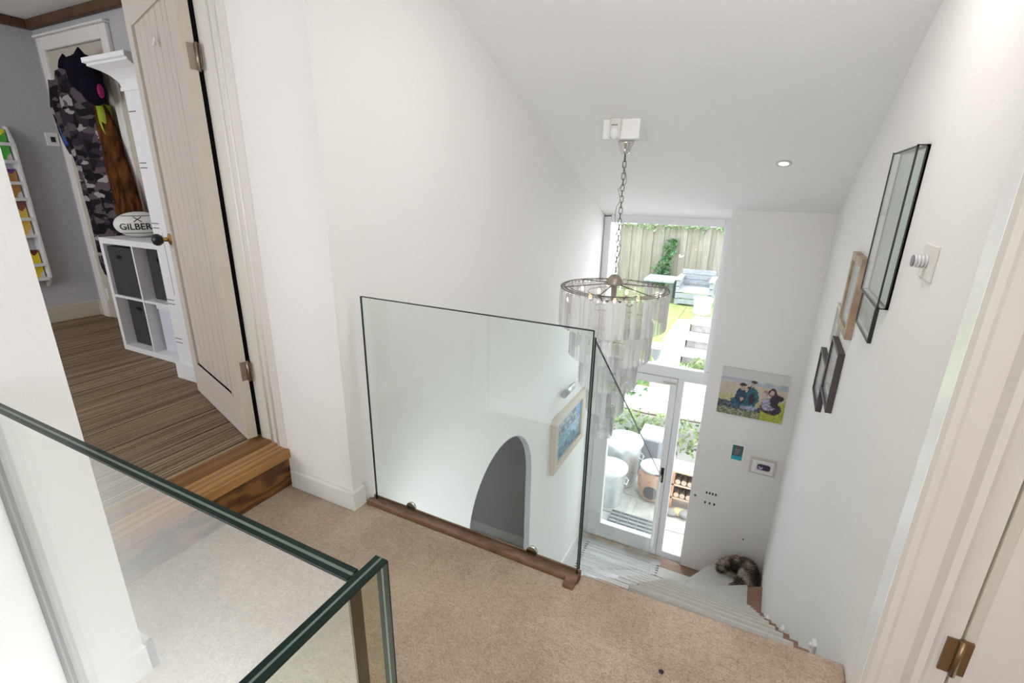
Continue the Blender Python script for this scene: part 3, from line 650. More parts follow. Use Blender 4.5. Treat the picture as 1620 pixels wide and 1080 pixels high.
MB().tube([(-.556, YW-.02, -1.60), (-.556, YW-.055, -1.60), (-.62, YW-.06, -1.605)], .009).build('handle_lever', BLACK, h)
MB().box((-.66, YW-.016, -.545), (-.53, YW-.008, -.525)).build('label_strip', CREAM, dr)
sl = sthing('window_2', (-.36, YW, ZG), 'narrow white framed sidelight beside the glazed door')
fr('mullion', (-.52, ya_, ZG+.035), (-.456, yb_, -.475), sl); fr('jamb', (-.25, ya_, ZG+.035), (-.236, yb_, -.475), sl)
fr('bottom_rail', (-.456, ya_, ZG+.035), (-.25, yb_, -2.585), sl); fr('top_rail', (-.456, ya_, -.50), (-.25, yb_, -.475), sl)
MB().box((-.456, YW+.03, -2.585), (-.25, YW+.036, -.50)).build('pane', PANE, sl)
struct('wall_over_window', box((XL-.1, YW, 1.11), (-.2, 5.05, 1.4)), WALL, 'white strip above the garden window')

# ------------------------------------------------------------------ right-hand door in the foreground
d3 = sthing('trim_4', (.48, 1.25, 0), 'cream moulded architrave of the right-hand door')
xa = XR(1.25)
prof = [(xa-.004, 1.33), (xa-.004, 1.262), (xa+.004, 1.254), (xa+.018, 1.252), (xa+.028, 1.258), (xa+.070, 1.262), (xa+.082, 1.246), (xa+.098, 1.246), (xa+.112, 1.262), (xa+.121, 1.268), (xa+.121, 1.33)]
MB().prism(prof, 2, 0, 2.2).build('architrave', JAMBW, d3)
MB().box((xa-.0055, 1.2625, 0), (xa-.0042, 1.33, 2.2)).build('architrave_side', mat('lit_side_white', (.86, .855, .84), .25), d3)  # side face coloured lighter to stand for the light on it
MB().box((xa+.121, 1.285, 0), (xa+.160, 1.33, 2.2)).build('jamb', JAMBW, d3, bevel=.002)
d5 = sthing('door_3', (.99, 1.29, 0), 'cream panelled door at the right edge with a brass hinge')
MB().box((xa+.166, 1.288, .01), (xa+.19, 1.33, 2.08)).build('hinge_stile_edge', CREAM, d5, bevel=.004)
MB().box((xa+.19, 1.292, .01), (xa+.98, 1.33, 2.08)).build('leaf', JAMBW, d5)
MB().box((xa+.135, 1.279, .24), (xa+.185, 1.287, .34)).cyl((xa+.163, 1.277, .235), .007, .11, 2, 12).build('hinge', mat('aged_brass', (.26, .17, .09), .35, .9), d5)

# ------------------------------------------------------------------ pictures on the right wall
def picture(name, label, ya, yb, za, zb, dep, bar, m, picm, group='pictures up the right wall', glass=True, box_=False):
    t = thing(name, label, 'picture', (XR((ya+yb)/2), (ya+yb)/2, za), group)
    def P(y0, y1, z0, z1, d0, d1, nm, mm, bev=.0):
        q = [(XR(y0)-d0, y0), (XR(y1)-d0, y1), (XR(y1)-d1, y1), (XR(y0)-d1, y0)]
        return MB().prism(q, 2, z0, z1).build(nm, mm, t, bevel=bev)
    if box_:
        P(ya, yb, za, zb, .000, .006, 'backing', picm)
        for y in (ya, yb-bar):
            P(y, y+bar, za, zb, .0, .010, 'back_bar', m); P(y, y+bar*.6, za, zb, dep-.006, dep, 'front_bar', m)
        for z in (za, zb-bar):
            P(ya, yb, z, z+bar, .0, .010, 'back_bar', m); P(ya, yb, z, z+bar*.6, dep-.006, dep, 'front_bar', m)
        for y in (ya, yb-.004):
            for z in (za, zb-.004): P(y, y+.004, z, z+.004, .006, dep, 'corner_bar', m)
        P(ya+.003, yb-.003, za+.003, zb-.003, dep-.004, dep-.002, 'front_glass', PICGLASS)
        P(ya+.001, ya+.002, za+.003, zb-.003, .010, dep-.006, 'side_glass', PICGLASS)
    else:
        P(ya, yb, za, za+bar, .0, dep, 'frame_bottom', m, .0015); P(ya, yb, zb-bar, zb, .0, dep, 'frame_top', m, .0015)
        P(ya, ya+bar, za+bar, zb-bar, .0, dep, 'frame_side', m, .0015); P(yb-bar, yb, za+bar, zb-bar, .0, dep, 'frame_side', m, .0015)
        P(ya+bar, yb-bar, za+bar, zb-bar, .0, dep*.35, 'mount', WHITEP)
        P(ya+bar+.05*(yb-ya), yb-bar-.05*(yb-ya), za+bar+.12*(zb-za), zb-bar-.12*(zb-za), dep*.35, dep*.35+.002, 'print', picm)
        if glass: P(ya+bar, yb-bar, za+bar, zb-bar, dep*.75, dep*.75+.002, 'glass', PICGLASS)
    return t
PR1 = mat('pale_print', (.55, .55, .53), .7, noise=((.75, .74, .71), 7)); PR2 = mat('green_print', (.12, .15, .07), .7, noise=((.4, .42, .33), 20)); PR3 = mat('grey_photo', (.12, .12, .14), .6, noise=((.6, .6, .62), 9))
DKFR = mat('dark_brown_frame', (.075, .058, .06), .5); WDFR = mat('antique_wood_frame', (.30, .205, .13), .5, noise=((.42, .31, .22), 14)); CRFR = mat('pale_cream_frame', (.62, .57, .50), .5)
picture('shadowbox_frame', 'large black edged glass box frame, highest picture on the right wall', 2.08, 2.51, .965, 1.51, .036, .008, BLACKM, mat('pale_backing', (.66, .67, .65), .7), box_=True)
picture('metal_picture_frame', 'thin black metal frame just below the glass box frame', 2.225, 2.60, .80, .945, .014, .008, BLACKM, PR2)
picture('wooden_picture_frame', 'antique brown wooden picture frame left of the glass box frame', 2.68, 3.04, .69, 1.07, .030, .040, WDFR, PR1)
picture('cream_picture_frame', 'small cream frame half hidden behind the wooden picture frame', 3.09, 3.30, .52, .75, .018, .020, CRFR, PR1)
picture('brown_picture_frame', 'dark brown box frame, right one of the lowest pair', 2.74, 3.10, .28, .60, .030, .018, DKFR, PR3)
picture('dark_picture_frame', 'dark brown box frame, lowest and furthest down the stairs', 3.11, 3.50, .13, .42, .030, .018, DKFR, PR3)
# thermostat dial
t = thing('thermostat', 'white dial thermostat on a square plate on the right wall', 'thermostat', (XR(1.73), 1.73, 1.18))
MB().prism([(XR(1.66), 1.66), (XR(1.80), 1.80), (XR(1.80)-.006, 1.80), (XR(1.66)-.006, 1.66)], 2, 1.13, 1.225).build('plate', mat('plate_cream', (.74, .70, .64), .4), t, bevel=.002)
dlm = MB(); 
for i in range(4): dlm.cyl((XR(1.73)-.004-.008*(i+1), 1.735, 1.178), .0185-.0005*i, .0055, 0, 20)
dlm.cyl((XR(1.73)-.036, 1.735, 1.178), .015, .032, 0, 16); dlm.build('dial', mat('dial_grey', (.68, .66, .68), .3), t)
MB().cyl((XR(1.73)-.039, 1.735, 1.178), .0165, .004, 0, 16).build('dial_cap', mat('dial_dark', (.16, .13, .18), .3), t)

# ------------------------------------------------------------------ pictures and plates on the far wall
def painted(name, parent, x0, x1, z0, z1, y, fn, nx=90, nz=64, axis='x'):
    vs = []; fs = []; cols = []
    for j in range(nz+1):
        for i in range(nx+1):
            u, v = i/nx, j/nz; cols.append((*fn(u, v), 1))
            vs.append((x0+(x1-x0)*u, y, z0+(z1-z0)*v) if axis == 'x' else (y, x0+(x1-x0)*u, z0+(z1-z0)*v))
    for j in range(nz):
        for i in range(nx):
            a = j*(nx+1)+i; fs.append((a, a+1, a+nx+2, a+nx+1))
    o = MB().add(vs, fs).build(name, VC, parent)
    at = o.data.color_attributes.new('print', 'FLOAT_COLOR', 'POINT')
    at.data.foreach_set('color', [c for q in cols for c in q]); return o
VC = vcol_mat('printed_picture')
from mathutils import noise as NZ
def nz(u, v, s, o=0): return NZ.noise(Vector((u*s+o, v*s-o, o*1.7)))
def mixc(a, b, t): t = max(0, min(1, t)); return tuple(a[i]*(1-t)+b[i]*t for i in range(3))
def family(u, v):
    n1 = nz(u, v, 9); n2 = nz(u, v, 28, 3); n3 = nz(u, v, 14, 7)
    c = (.62, .62, .60)
    if v < .80+.02*n1: c = mixc((.55, .56, .58), (.36, .40, .46), .5+n1)
    if v < .70+.03*n1-.04*(u-.5): c = mixc((.62, .52, .40), (.50, .44, .36), .5+n3)
    if v < .46+.06*n3: c = mixc((.42, .38, .14), (.58, .52, .36), .5+1.2*n2)
    if v < .30+.05*n1-.04*u: c = mixc((.04, .05, .07), (.16, .20, .20), .4+1.4*n2)
    if v < .14+.05*n3: c = mixc((.12, .15, .07), (.42, .42, .30), .4+1.4*n2)
    if u > .66 and v < .22+.16*(u-.66)+.05*n3+(.35 if u > .86 else 0)*(1 if v < .42 else 0): c = mixc((.30, .36, .03), (.52, .50, .10), .5+1.3*n2)
    def el(cx, cz, rx, rz): return ((u-cx+.02*n3)/rx)**2+((v-cz+.02*n1)/rz)**2 < 1
    if el(.36, .30, .17, .13): c = mixc((.02, .06, .12), (.05, .16, .22), .5+n2*1.5)
    if el(.33, .44, .085, .17): c = mixc((.012, .03, .06), (.03, .09, .14), .5+n2)
    if el(.50, .45, .10, .20): c = mixc((.02, .06, .10), (.04, .18, .20), .5+n2*1.4)
    if el(.505, .42, .045, .11): c = (.05, .03, .045)
    if el(.35, .62, .030, .05): c = (.45, .30, .24)
    if el(.345, .685, .05, .03): c = (.03, .025, .03)
    if el(.485, .70, .034, .055): c = (.48, .34, .27)
    if el(.50, .78, .055, .032): c = (.05, .03, .03)
    if el(.41, .60, .03, .05): c = (.50, .36, .30)
    if el(.44, .64, .03, .03): c = (.04, .03, .04)
    if el(.35, .38, .03, .04): c = (.50, .34, .30)
    if el(.40, .20, .05, .04): c = (.30, .28, .42)
    if el(.52, .22, .09, .07): c = mixc((.10, .16, .24), (.45, .46, .60), .5+n2*2)
    if el(.80, .28, .16, .13) : c = mixc((.03, .02, .03), (.09, .06, .08), .5+n2)
    if el(.76, .36, .11, .13): c = mixc((.50, .48, .62), (.22, .18, .30), .5+n2*1.6)
    if el(.84, .46, .07, .16): c = (.04, .03, .04)
    if el(.90, .52, .06, .06): c = (.035, .025, .03)
    if el(.70, .58, .035, .06): c = (.30, .16, .18)
    if el(.69, .56, .022, .04): c = (.55, .42, .42)
    if el(.79, .62, .055, .09): c = (.06, .03, .03)
    if el(.785, .615, .028, .055): c = (.55, .36, .34)
    return tuple(max(0, q) for q in c)
t = thing('canvas_print', 'large canvas print of a family sitting in a meadow on the far wall', 'picture', (.155, YP, -.63))
MB().box((-.117, YP-.026, -.637), (.430, YP-.001, -.183)).build('stretcher', mat('canvas_white', (.70, .70, .69), .8), t)
painted('canvas_image', t, -.117, .430, -.637, -.183, YP-.0275, family)
def teal(u, v):
    n2 = nz(u, v, 6, 5); c = mixc((.03, .10, .12), (.07, .16, .16), .5+n2)
    if v < .26+.05*n2: c = (.03, .38, .45)
    if ((u-.5)/.2)**2+((v-.60+.1*n2)/.26)**2 < 1: c = mixc((.12, .07, .08), (.38, .30, .32), .4+nz(u, v, 12, 2))
    if ((u-.55)/.14)**2+((v-.82)/.06)**2 < 1: c = (.28, .05, .03)
    return c
t = thing('small_picture', 'small teal picture in a white frame on the far wall', 'picture', (.12, YP, -1.117))
MB().box((.053, YP-.018, -1.118), (.188, YP-.001, -.920)).build('frame', WHITEP, t, bevel=.003)
painted('print', t, .075, .168, -1.095, -.942, YP-.0185, teal, 30, 44)
def shoe(u, v):
    c = (.72, .69, .70)
    if ((u-.52)/.44)**4+((v-.50)/.36)**4 < 1: c = (.055, .03, .065)
    if ((u-.30)/.17)**2+((v-.42)/.20)**2 < 1 and nz(u, v, 9, 4) > -.05: c = (.55, .46, .58)
    return c
t = thing('small_picture', 'small cream framed picture with a dark purple oval on the far wall', 'picture', (.35, YP, -1.19))
MB().box((.242, YP-.022, -1.190), (.462, YP-.001, -1.026)).build('frame', CRFR, t, bevel=.003)
MB().box((.262, YP-.0235, -1.172), (.442, YP-.0222, -1.044)).build('mount', WHITEP, t)
painted('print', t, .296, .420, -1.150, -1.064, YP-.0245, shoe, 44, 30)
for i, (zz, nbt, lab) in enumerate(((-1.578, 4, 'upper white switch plate with four dark switches on the far wall'), (-1.692, 3, 'lower white switch plate with three dark switches on the far wall'))):
    t = thing('switch_plate', lab, 'switch', (-.04, YP, zz), 'switch plates on the far wall')
    MB().box((-.112, YP-.010, zz), (.020, YP-.001, zz+.092)).build('plate', WHITEP, t, bevel=.003)
    for k in range(nbt):
        xx = -.085+k*(.085/(nbt-1)); MB().box((xx-.008, YP-.014, zz+.034), (xx+.008, YP-.010, zz+.058)).build('rocker', mat('dark_rocker', (.06, .06, .065), .4), t)
t = thing('wall_hook', 'tiny dark hook on the far wall edge beside the door', 'hook', (-.19, YP, -1.60))
MB().tube([(-.19, YP, -1.60), (-.19, YP-.02, -1.60), (-.175, YP-.024, -1.59)], .004).cyl((-.19, YP-.004, -1.60), .008, .004, 1, 10).build('hook_body', BLACKM, t)
t = thing('wall_stud', 'tiny dark stud low on the far wall above the dog', 'stud', (.31, YP, -1.95)); MB().lathe((.31, YP-.008, -1.95), [(.001, 0), (.006, .001), (.007, .008)], 10, ax=1).build('stud_head', BLACKM, t)

# ------------------------------------------------------------------ painting with lamp on the left wall
t = thing('seascape_painting', 'blue seascape in a pale wooden frame on the left wall below the landing', 'picture', (XL, 4.08, -1.19))
y0, y1, z0, z1, dp = 3.66, 4.50, -1.19, -.63, .042
for a, b, nm in (((XL, y0, z0), (XL+dp, y1, z0+.075), 'frame_bottom'), ((XL, y0, z1-.075), (XL+dp, y1, z1), 'frame_top'), ((XL, y0, z0+.075), (XL+dp, y0+.085, z1-.075), 'frame_side'), ((XL, y1-.085, z0+.075), (XL+dp, y1, z1-.075), 'frame_side')):
    MB().box(a, b).build(nm, mat('pale_ash_frame', (.60, .52, .43), .5), t, bevel=.004)
def sea(u, v):
    n1 = nz(u, v, 5, 1); n2 = nz(u, v, 17, 2); n3 = nz(u*.5, v, 24, 6)
    c = mixc((.10, .28, .60), (.22, .45, .70), .5+n1)
    if v < .9+.1*n1 and u < .8-.1*n1: c = mixc((.10, .17, .24), (.40, .47, .52), .5+1.6*n2)
    if v < .55: c = mixc((.12, .30, .46), (.36, .52, .62), .5+1.4*n3)
    if v < .28+.1*n1: c = mixc((.06, .16, .26), (.20, .34, .42), .5+1.4*n2)
    return c
painted('painted_canvas', t, y0+.085, y1-.085, z0+.075, z1-.075, XL+.02, sea, 60, 44, 'y')
lp = thing('picture_lamp', 'steel picture lamp on a curved arm over the blue seascape', 'lamp', (XL, 4.2, -.66))
SATIN = mat('satin_steel', (.40, .40, .40), .3, .8)
for q in (0, .02): MB().tube([(XL+.03, 4.50+q, -.665), (XL+.045, 4.45+q, -.55), (XL+.05, 4.32+q, -.455), (XL+.05, 4.16+q, -.40), (XL+.05, 4.0, -.40)], .005).build('arm', SATIN, lp)
MB().cyl((XL+.055, 3.78, -.42), .030, .23, 1, 18).build('shade', SATIN, lp); MB().box((XL, 4.46, -.70), (XL+.03, 4.54, -.632)).build('bracket', SATIN, lp)

# ------------------------------------------------------------------ chandelier
CX, CY = -.853, 3.30
bxn = thing('ceiling_box', 'white wedge shaped mounting box on the sloping ceiling', 'ceiling box', (CX, CY, 1.648))
zb_ = 1.648
MB().prism([(3.16, zb_), (3.16, ZC(3.16)+.01), ((2.975-zb_)/.385, zb_)], 0, -.966, -.742).build('box_body', CEIL, bxn)
ms = thing('motion_sensor', 'white motion sensor on the front of the ceiling box', 'sensor', (-.885, 3.16, 1.64))
MB().box((-.918, 3.125, 1.645), (-.852, 3.159, 1.765)).build('housing', mat('sensor_cream', (.72, .69, .63), .4), ms, bevel=.012, seg=3)
MB().ell((-.887, 3.128, 1.678), (.027, .022, .034), 18, 12).build('lens', WHITEP, ms); MB().box((-.905, 3.123, 1.722), (-.868, 3.126, 1.726)).build('slot', BLACKM, ms)
ch = thing('chandelier', 'round tiered crystal chandelier hanging on a chain over the stairwell', 'chandelier', (CX, CY, -.47))
MB().lathe((CX, CY, 1.57), [(.001, 0), (.026, 0), (.034, .03), (.050, .062), (.052, .076), (.001, .078)], 24).build('ceiling_cup', CHROME, ch)
MB().tube([(CX, CY, 1.648), (CX, CY, 1.52)], .006).build('cup_stem', DKMETAL, ch)
# chain links: shared mesh
LL, LWd = .046, .022
lk = MB().tube([(LWd/2*cos(a)*(1), 0, (LL/2-.011)*(1 if sin(a) > 0 else -1)+.011*sin(a)) for a in [2*pi*i/16+.01 for i in range(16)]], .0026, 6, closed=True)
first = None; z = 1.505; i = 0
while z > .80:
    if first is None:
        first = lk.build('chain_link', DKMETAL, ch, local=True); o = first
    else: o = copy_part(first, ch, (0, 0, 0))
    o.location = (0, 0, z+.47); o.rotation_euler = (0, 0, (i % 2)*pi/2+.4); z -= .036; i += 1
cab = [(CX+.03*sin(k*.55)*(1 if k % 7 < 4 else -.7)-.008, CY+.01*sin(k*.9), 1.50-.0365*k) for k in range(20)]
MB().tube(cab, .0028, 6).build('cable', mat('grey_cable', (.42, .40, .38), .5), ch)
MB().lathe((CX, CY, .70), [(.012, .09), (.03, .085), (.052, .06), (.06, .03), (.058, .02), (.02, .015), (.018, -.10), (.03, -.12), (.001, -.13)], 24).build('hub', mat('taupe_metal', (.42, .36, .31), .4, .5), ch)
TI = ((.37, .695, .265, 60), (.285, .465, .265, 46), (.205, .235, .26, 33), (.135, .01, .25, 22), (.07, -.215, .24, 11))
def ring(r, z, tr=.0024, n=64): return MB().tube([(CX+r*cos(2*pi*k/n), CY+r*sin(2*pi*k/n), z) for k in range(n)], tr, 6, closed=True)
for ti, (r, z, L_, nn) in enumerate(TI):
    ring(r, z).build('ring', DKMETAL, ch); ring(r-.022, z+.004).build('ring', DKMETAL, ch)
    if ti == 0: ring(r-.055, z+.004, .0025).build('ring', DKMETAL, ch); ring(r-.19, z-.03, .002).build('ring', DKMETAL, ch)
    tk = MB()
    nt_ = nn*2 if ti == 0 else nn
    for k in range(nt_):
        a = 2*pi*k/nt_; tk.tube([(CX+(r+.004)*cos(a), CY+(r+.004)*sin(a), z+.004), (CX+(r-.03)*cos(a), CY+(r-.03)*sin(a), z+.006)], .0011, 5)
    tk.build('ring_ties', DKMETAL, ch)
    ns = 6 if ti == 0 else 3
    for k in range(ns):
        a = 2*pi*k/ns+.5
        if ti == 0: MB().tube([(CX+.05*cos(a), CY+.05*sin(a), z+.03), (CX+(r-.02)*cos(a), CY+(r-.02)*sin(a), z+.004)], .0035, 6).build('spoke', DKMETAL, ch)
        else:
            rp = TI[ti-1][0]; MB().tube([(CX+(r-.02)*cos(a), CY+(r-.02)*sin(a), z), (CX+(rp-.03)*cos(a), CY+(rp-.03)*sin(a), TI[ti-1][1])], .0022, 5).build('strut', DKMETAL, ch)
# crystals: triangular prism with a pointed top and bottom, shared mesh per tier
for ti, (r, z, L_, nn) in enumerate(TI):
    wd = .0205; cm = MB(); sec = [(wd, .002), (.004, -.013), (-.004, -.013), (-wd, .002), (-.008, .007), (.008, .007)]
    ns = len(sec); vs = []
    for zz, s_ in ((-.012, .45), (-.030, 1), (-L_+.012, 1), (-L_, .55)): vs += [(p[0]*s_, p[1]*s_, zz) for p in sec]
    fs = [tuple(range(ns)), tuple(3*ns+i for i in range(ns))]
    for q in range(3):
        for i in range(ns): fs.append((q*ns+i, q*ns+(i+1) % ns, (q+1)*ns+(i+1) % ns, (q+1)*ns+i))
    cm.add(vs, fs); f0 = {}
    for k in range(nn):
        a = 2*pi*k/nn+ti*.2
        vi = random.choice((0, 0, 1, 1, 2, 3, 3, 3))
        if vi not in f0: f0[vi] = cm.build('crystal', CRYS[vi], ch, local=True); o = f0[vi]
        else: o = copy_part(f0[vi], ch, (0, 0, 0))
        o.location = (r*cos(a), r*sin(a), z+.47); o.rotation_euler = (0, 0, a-pi/2+random.uniform(-.35, .35))
    hkm = MB()
    for k in range(nn):
        a = 2*pi*k/nn+ti*.2; hkm.ell((CX+r*cos(a), CY+r*sin(a), z-.008), (.006, .006, .008), 8, 6)
    hkm.build('crystal_hooks', CHROME, ch)['kind'] = 'stuff'
for k in range(5):
    a = 2*pi*k/5; b = MB().ell((CX+.17*cos(a), CY+.17*sin(a), .64), (.012, .012, .022), 12, 10)
    hb = MB().tube([(CX+.02*cos(a), CY+.02*sin(a), .60), (CX+.12*cos(a), CY+.12*sin(a), .575), (CX+.17*cos(a), CY+.17*sin(a), .615)], .006, 8).build('lamp_arm', DKMETAL, ch)
    b.build('bulb', mat('warm_bulb', (.9, .7, .45), .3, emit=(1, .72, .38), estr=2.0), hb)
cl = bpy.data.lights.new('chandelier_light', 'POINT'); cl.energy = 1.2; cl.color = (1, .92, .84); cl.shadow_soft_size = .03
clo = bpy.data.objects.new('chandelier_light', cl); COL.objects.link(clo); clo.location = (CX, CY, .56)
# recessed downlight
dlt = thing('downlight', 'small round recessed downlight in the sloping ceiling', 'downlight', (.067, 3.753, ZC(3.753)))
dlt.rotation_euler = (math.atan(-.385), 0, 0)
MB().lathe((0, 0, 0), [(.030, .004), (.030, -.006), (.046, -.006), (.048, .004)], 28).build('ring', mat('downlight_ring', (.62, .62, .60), .3), dlt, local=True)
MB().cyl((0, 0, -.004), .030, .004, 2, 24).build('lamp', mat('downlight_lamp', (1, .97, .92), .3, emit=(1, .95, .85), estr=2.5), dlt, local=True)

# ------------------------------------------------------------------ rug in the lower hall
rug = thing('striped_rug', 'white and grey striped woven rug inside the garden door', 'rug', (-.87, 4.2, ZG))
RUGM = stripe_mat('rug_stripes', 1, 75, [(0, (.40, .39, .39)), (.42, (.78, .77, .76)), (.49, (.25, .25, .26)), (.515, (.78, .77, .76)), (.58, (.18, .18, .20)), (.62, (.72, .71, .70))])
MB().box((-1.30, 3.70, ZG), (-.44, 4.74, ZG+.010)).build('weave', RUGM, rug)
for sx in (-1.30, -.475):
    dm = MB()
    for k in range(26): dm.box((sx, 3.71+k*.04, ZG+.010), (sx+.032, 3.725+k*.04, ZG+.0125))
    dm.build('edge_stitching', mat('dark_stitch', (.16, .16, .18), .9), rug)['kind'] = 'stuff'

# ------------------------------------------------------------------ dog curled on the winder step
ZD = -RISE*11+.004
dog = thing('dog', 'small shaggy grey and tan dog curled up on the corner stair', 'dog', (.36, 4.43, ZD))
tmp = MB()
DOGP = [((.42, 4.36, .085), (.085, .105, .085)), ((.44, 4.45, .095), (.085, .10, .095)), ((.40, 4.52, .095), (.10, .08, .095)), ((.32, 4.54, .085), (.085, .07, .085)), ((.40, 4.29, .065), (.08, .07, .065)),
        ((.255, 4.53, .085), (.055, .055, .06)), ((.215, 4.495, .075), (.055, .055, .052)), ((.185, 4.455, .050), (.030, .038, .028)), ((.35, 4.30, .03), (.065, .025, .028)), ((.30, 4.45, .03), (.07, .025, .026)), ((.34, 4.245, .03), (.07, .025, .025))]
for c, r in DOGP: tmp.ell((c[0]-.03, c[1]-.01, ZD+c[2]), r, 16, 10)
for sx, sy in ((.215, 4.445), (.232, 4.535)): tmp.ell((sx, sy, ZD+.080), (.022, .018, .04), 10, 8)
body = tmp.build('dog_body', mat('dog_coat', (.20, .15, .11), .95, noise=((.42, .33, .25), 9)), dog)
rm = body.modifiers.new('r', 'REMESH'); rm.mode = 'VOXEL'; rm.voxel_size = .011; rm.use_smooth_shade = True
sm = body.modifiers.new('s', 'SMOOTH'); sm.iterations = 3
dg = bpy.context.evaluated_depsgraph_get(); nm = bpy.data.meshes.new_from_object(body.evaluated_get(dg)); body.modifiers.clear(); om = body.data; body.data = nm; bpy.data.meshes.remove(om)
fur = {0: MB(), 1: MB(), 2: MB()}
off = Vector(dog['_o']); bmf = bmesh.new(); bmf.from_mesh(nm); rnd = random.Random(3)
for f in bmf.faces:
    c0 = f.calc_center_median()+off
    if c0.z < ZD+.015: continue
    for k in range(3):
        vl = [v.co for v in f.verts]; a, b = rnd.random(), rnd.random(); c = vl[0].lerp(vl[1], a).lerp(vl[3 % len(vl)].lerp(vl[2], a), b)+off
        d = (f.normal*.55+Vector((rnd.uniform(-.6, .6), rnd.uniform(-.7, .3), -.45))).normalized()*rnd.uniform(.018, .034)
        s_ = d.cross(f.normal).normalized()*.0022 if d.cross(f.normal).length > 1e-4 else Vector((.002, 0, 0))
        q = NZ.noise(c*14)+.25*rnd.uniform(-1, 1)
        key = 0 if q < -.08 else (1 if q < .18 else 2)
        fur[key].add([c-s_, c+s_, c+d*.6+s_*.6+Vector((0, 0, -.001)), c+d+Vector((0, 0, -.004))], [(0, 1, 2), (0, 2, 3)])
bmf.free()
for k, (nm_, cc) in enumerate((('dark_fur', (.055, .042, .038)), ('tan_fur', (.27, .20, .145)), ('pale_fur', (.52, .46, .40)))):
    o = fur[k].build(nm_, mat('dog_'+nm_, cc, .8), dog); o['kind'] = 'stuff'
MB().ell((.132, 4.422, ZD+.052), (.011, .011, .009), 12, 8).build('nose', BLACK, dog)
for ex, ey in ((.166, 4.442), (.148, 4.468)): MB().ell((ex-.004, ey-.010, ZD+.092), (.006, .006, .006), 8, 6).build('eye', BLACK, dog)

# small dark crumb on the landing carpet
tag(MB().ell((-.065, 1.155, .004), (.008, .006, .005), 10, 6).build('crumb', BLACKM), 'tiny dark crumb lying on the beige carpet', 'crumb')

# ------------------------------------------------------------------ garden
struct('ground_base', box((-9, 5.02, -3.1), (6, 20, -2.80)), JOINT, 'pale ground under the patio and garden')
pt = sthing('patio', (-.5, 6, -2.8), 'patio of pale irregular stone slabs outside the door')
MB().box((-1.75, 5.02, -2.80), (1.6, 7.2, -2.765)).build('joint_bed', JOINT, pt)
rr = random.Random(5)
ys = [5.05, 5.45, 5.95, 6.35, 6.80, 7.18]
for j in range(5):
    x = -1.72+rr.uniform(0, .15)
    while x < 1.2:
        wdt = rr.uniform(.35, .62); p = [(x+.02+rr.uniform(0, .03), ys[j]+.015+rr.uniform(0, .03)), (x+wdt-.02-rr.uniform(0, .03), ys[j]+.015+rr.uniform(0, .03)), (x+wdt-.02-rr.uniform(0, .03), ys[j+1]-.015-rr.uniform(0, .03)), (x+.02+rr.uniform(0, .03), ys[j+1]-.015-rr.uniform(0, .03))]
        MB().prism(p, 2, -2.77, -2.75+rr.uniform(-.004, .006)).build('stone_slab', STONE, pt, bevel=.006, seg=1); x += wdt
gr = thing('metal_grate', 'steel drain grate set in the patio just outside the door', 'grate', (-.92, 5.35, -2.75))
for k in range(5): MB().box((-1.21, 5.20+k*.075, -2.748), (-.60, 5.215+k*.075, -2.72)).build('long_bar', GREYPL, gr)
for k in range(6): MB().box((-1.21+k*.12, 5.19, -2.748), (-1.198+k*.12, 5.52, -2.725)).build('cross_bar', GREYPL, gr)
struct('wall_garden_side', box((-1.95, 5.05, -2.8), (-1.66, 6.5, 2.0)), mat('white_render', (.80, .80, .80), .8), 'white rendered garden wall beside the dustbins')
def dustbin(x, y, r, h, lab):
    t = thing('dustbin', lab, 'dustbin', (x, y, -2.745), 'galvanised dustbins by the wall'); z = -2.745
    prof = [(.001, 0), (r*.86, 0), (r*.86, .01)]+[(r*(.86+.14*q/8)+(.006 if q % 2 else 0), .01+(h-.01)*q/8) for q in range(1, 9)]
    MB().lathe((x, y, z), prof, 32).build('body', GALV, t)
    MB().lathe((x, y, z+h-.02), [(r*1.07, 0), (r*1.07, .035), (r*.95, .05), (r*.5, .095), (.001, .115)], 32).build('lid', mat('pale_zinc_lid', (.80, .82, .84), .35, .4), t)
    MB().tube([(x-.06, y, z+h+.085), (x-.05, y, z+h+.13), (x+.05, y, z+h+.13), (x+.06, y, z+h+.085)], .008).build('lid_handle', GALV, t)
    MB().tube([(x+r*.95, y-.07, z+h*.72), (x+r*1.12, y-.06, z+h*.66), (x+r*1.12, y+.06, z+h*.66), (x+r*.95, y+.07, z+h*.72)], .008).build('side_handle', GALV, t)
dustbin(-1.33, 5.72, .22, .52, 'smaller galvanised dustbin with a white lid at the front by the wall')
dustbin(-1.30, 6.28, .26, .66, 'larger galvanised dustbin behind, with a ribbed pale lid')
t = thing('storage_crate', 'grey plastic storage bin with a lid behind the dustbins', 'storage bin', (-.98, 6.75, -2.745))
MB().prism([(-1.12, 6.55), (-.84, 6.55), (-.84, 6.95), (-1.12, 6.95)], 2, -2.745, -2.15).build('body', GREYPL, t, bevel=.02); MB().box((-1.15, 6.52, -2.15), (-.81, 6.98, -2.10)).build('lid', mat('pale_grey_plastic', (.45, .48, .53), .5), t, bevel=.015)
t = thing('clay_fire_pit', 'terracotta clay fire pit with a dark mouth and pale round top', 'fire pit', (-.80, 6.10, -2.745)); z = -2.745
MB().lathe((-.80, 6.10, z), [(.001, 0), (.16, 0), (.18, .03), (.215, .18), (.215, .34), (.19, .44), (.001, .45)], 32).build('body', TERRA, t)
MB().cyl((-.80, 5.90, z+.17), .095, -.02, 1, 20).build('mouth', mat('mouth_dark', (.05, .05, .055), .9), t); MB().lathe((-.80, 6.10, z+.45), [(.20, 0), (.21, .015), (.18, .035), (.001, .045)], 28).build('top_plate', mat('pale_ceramic', (.62, .67, .70), .4), t)  # dark disc laid on the body as its mouth
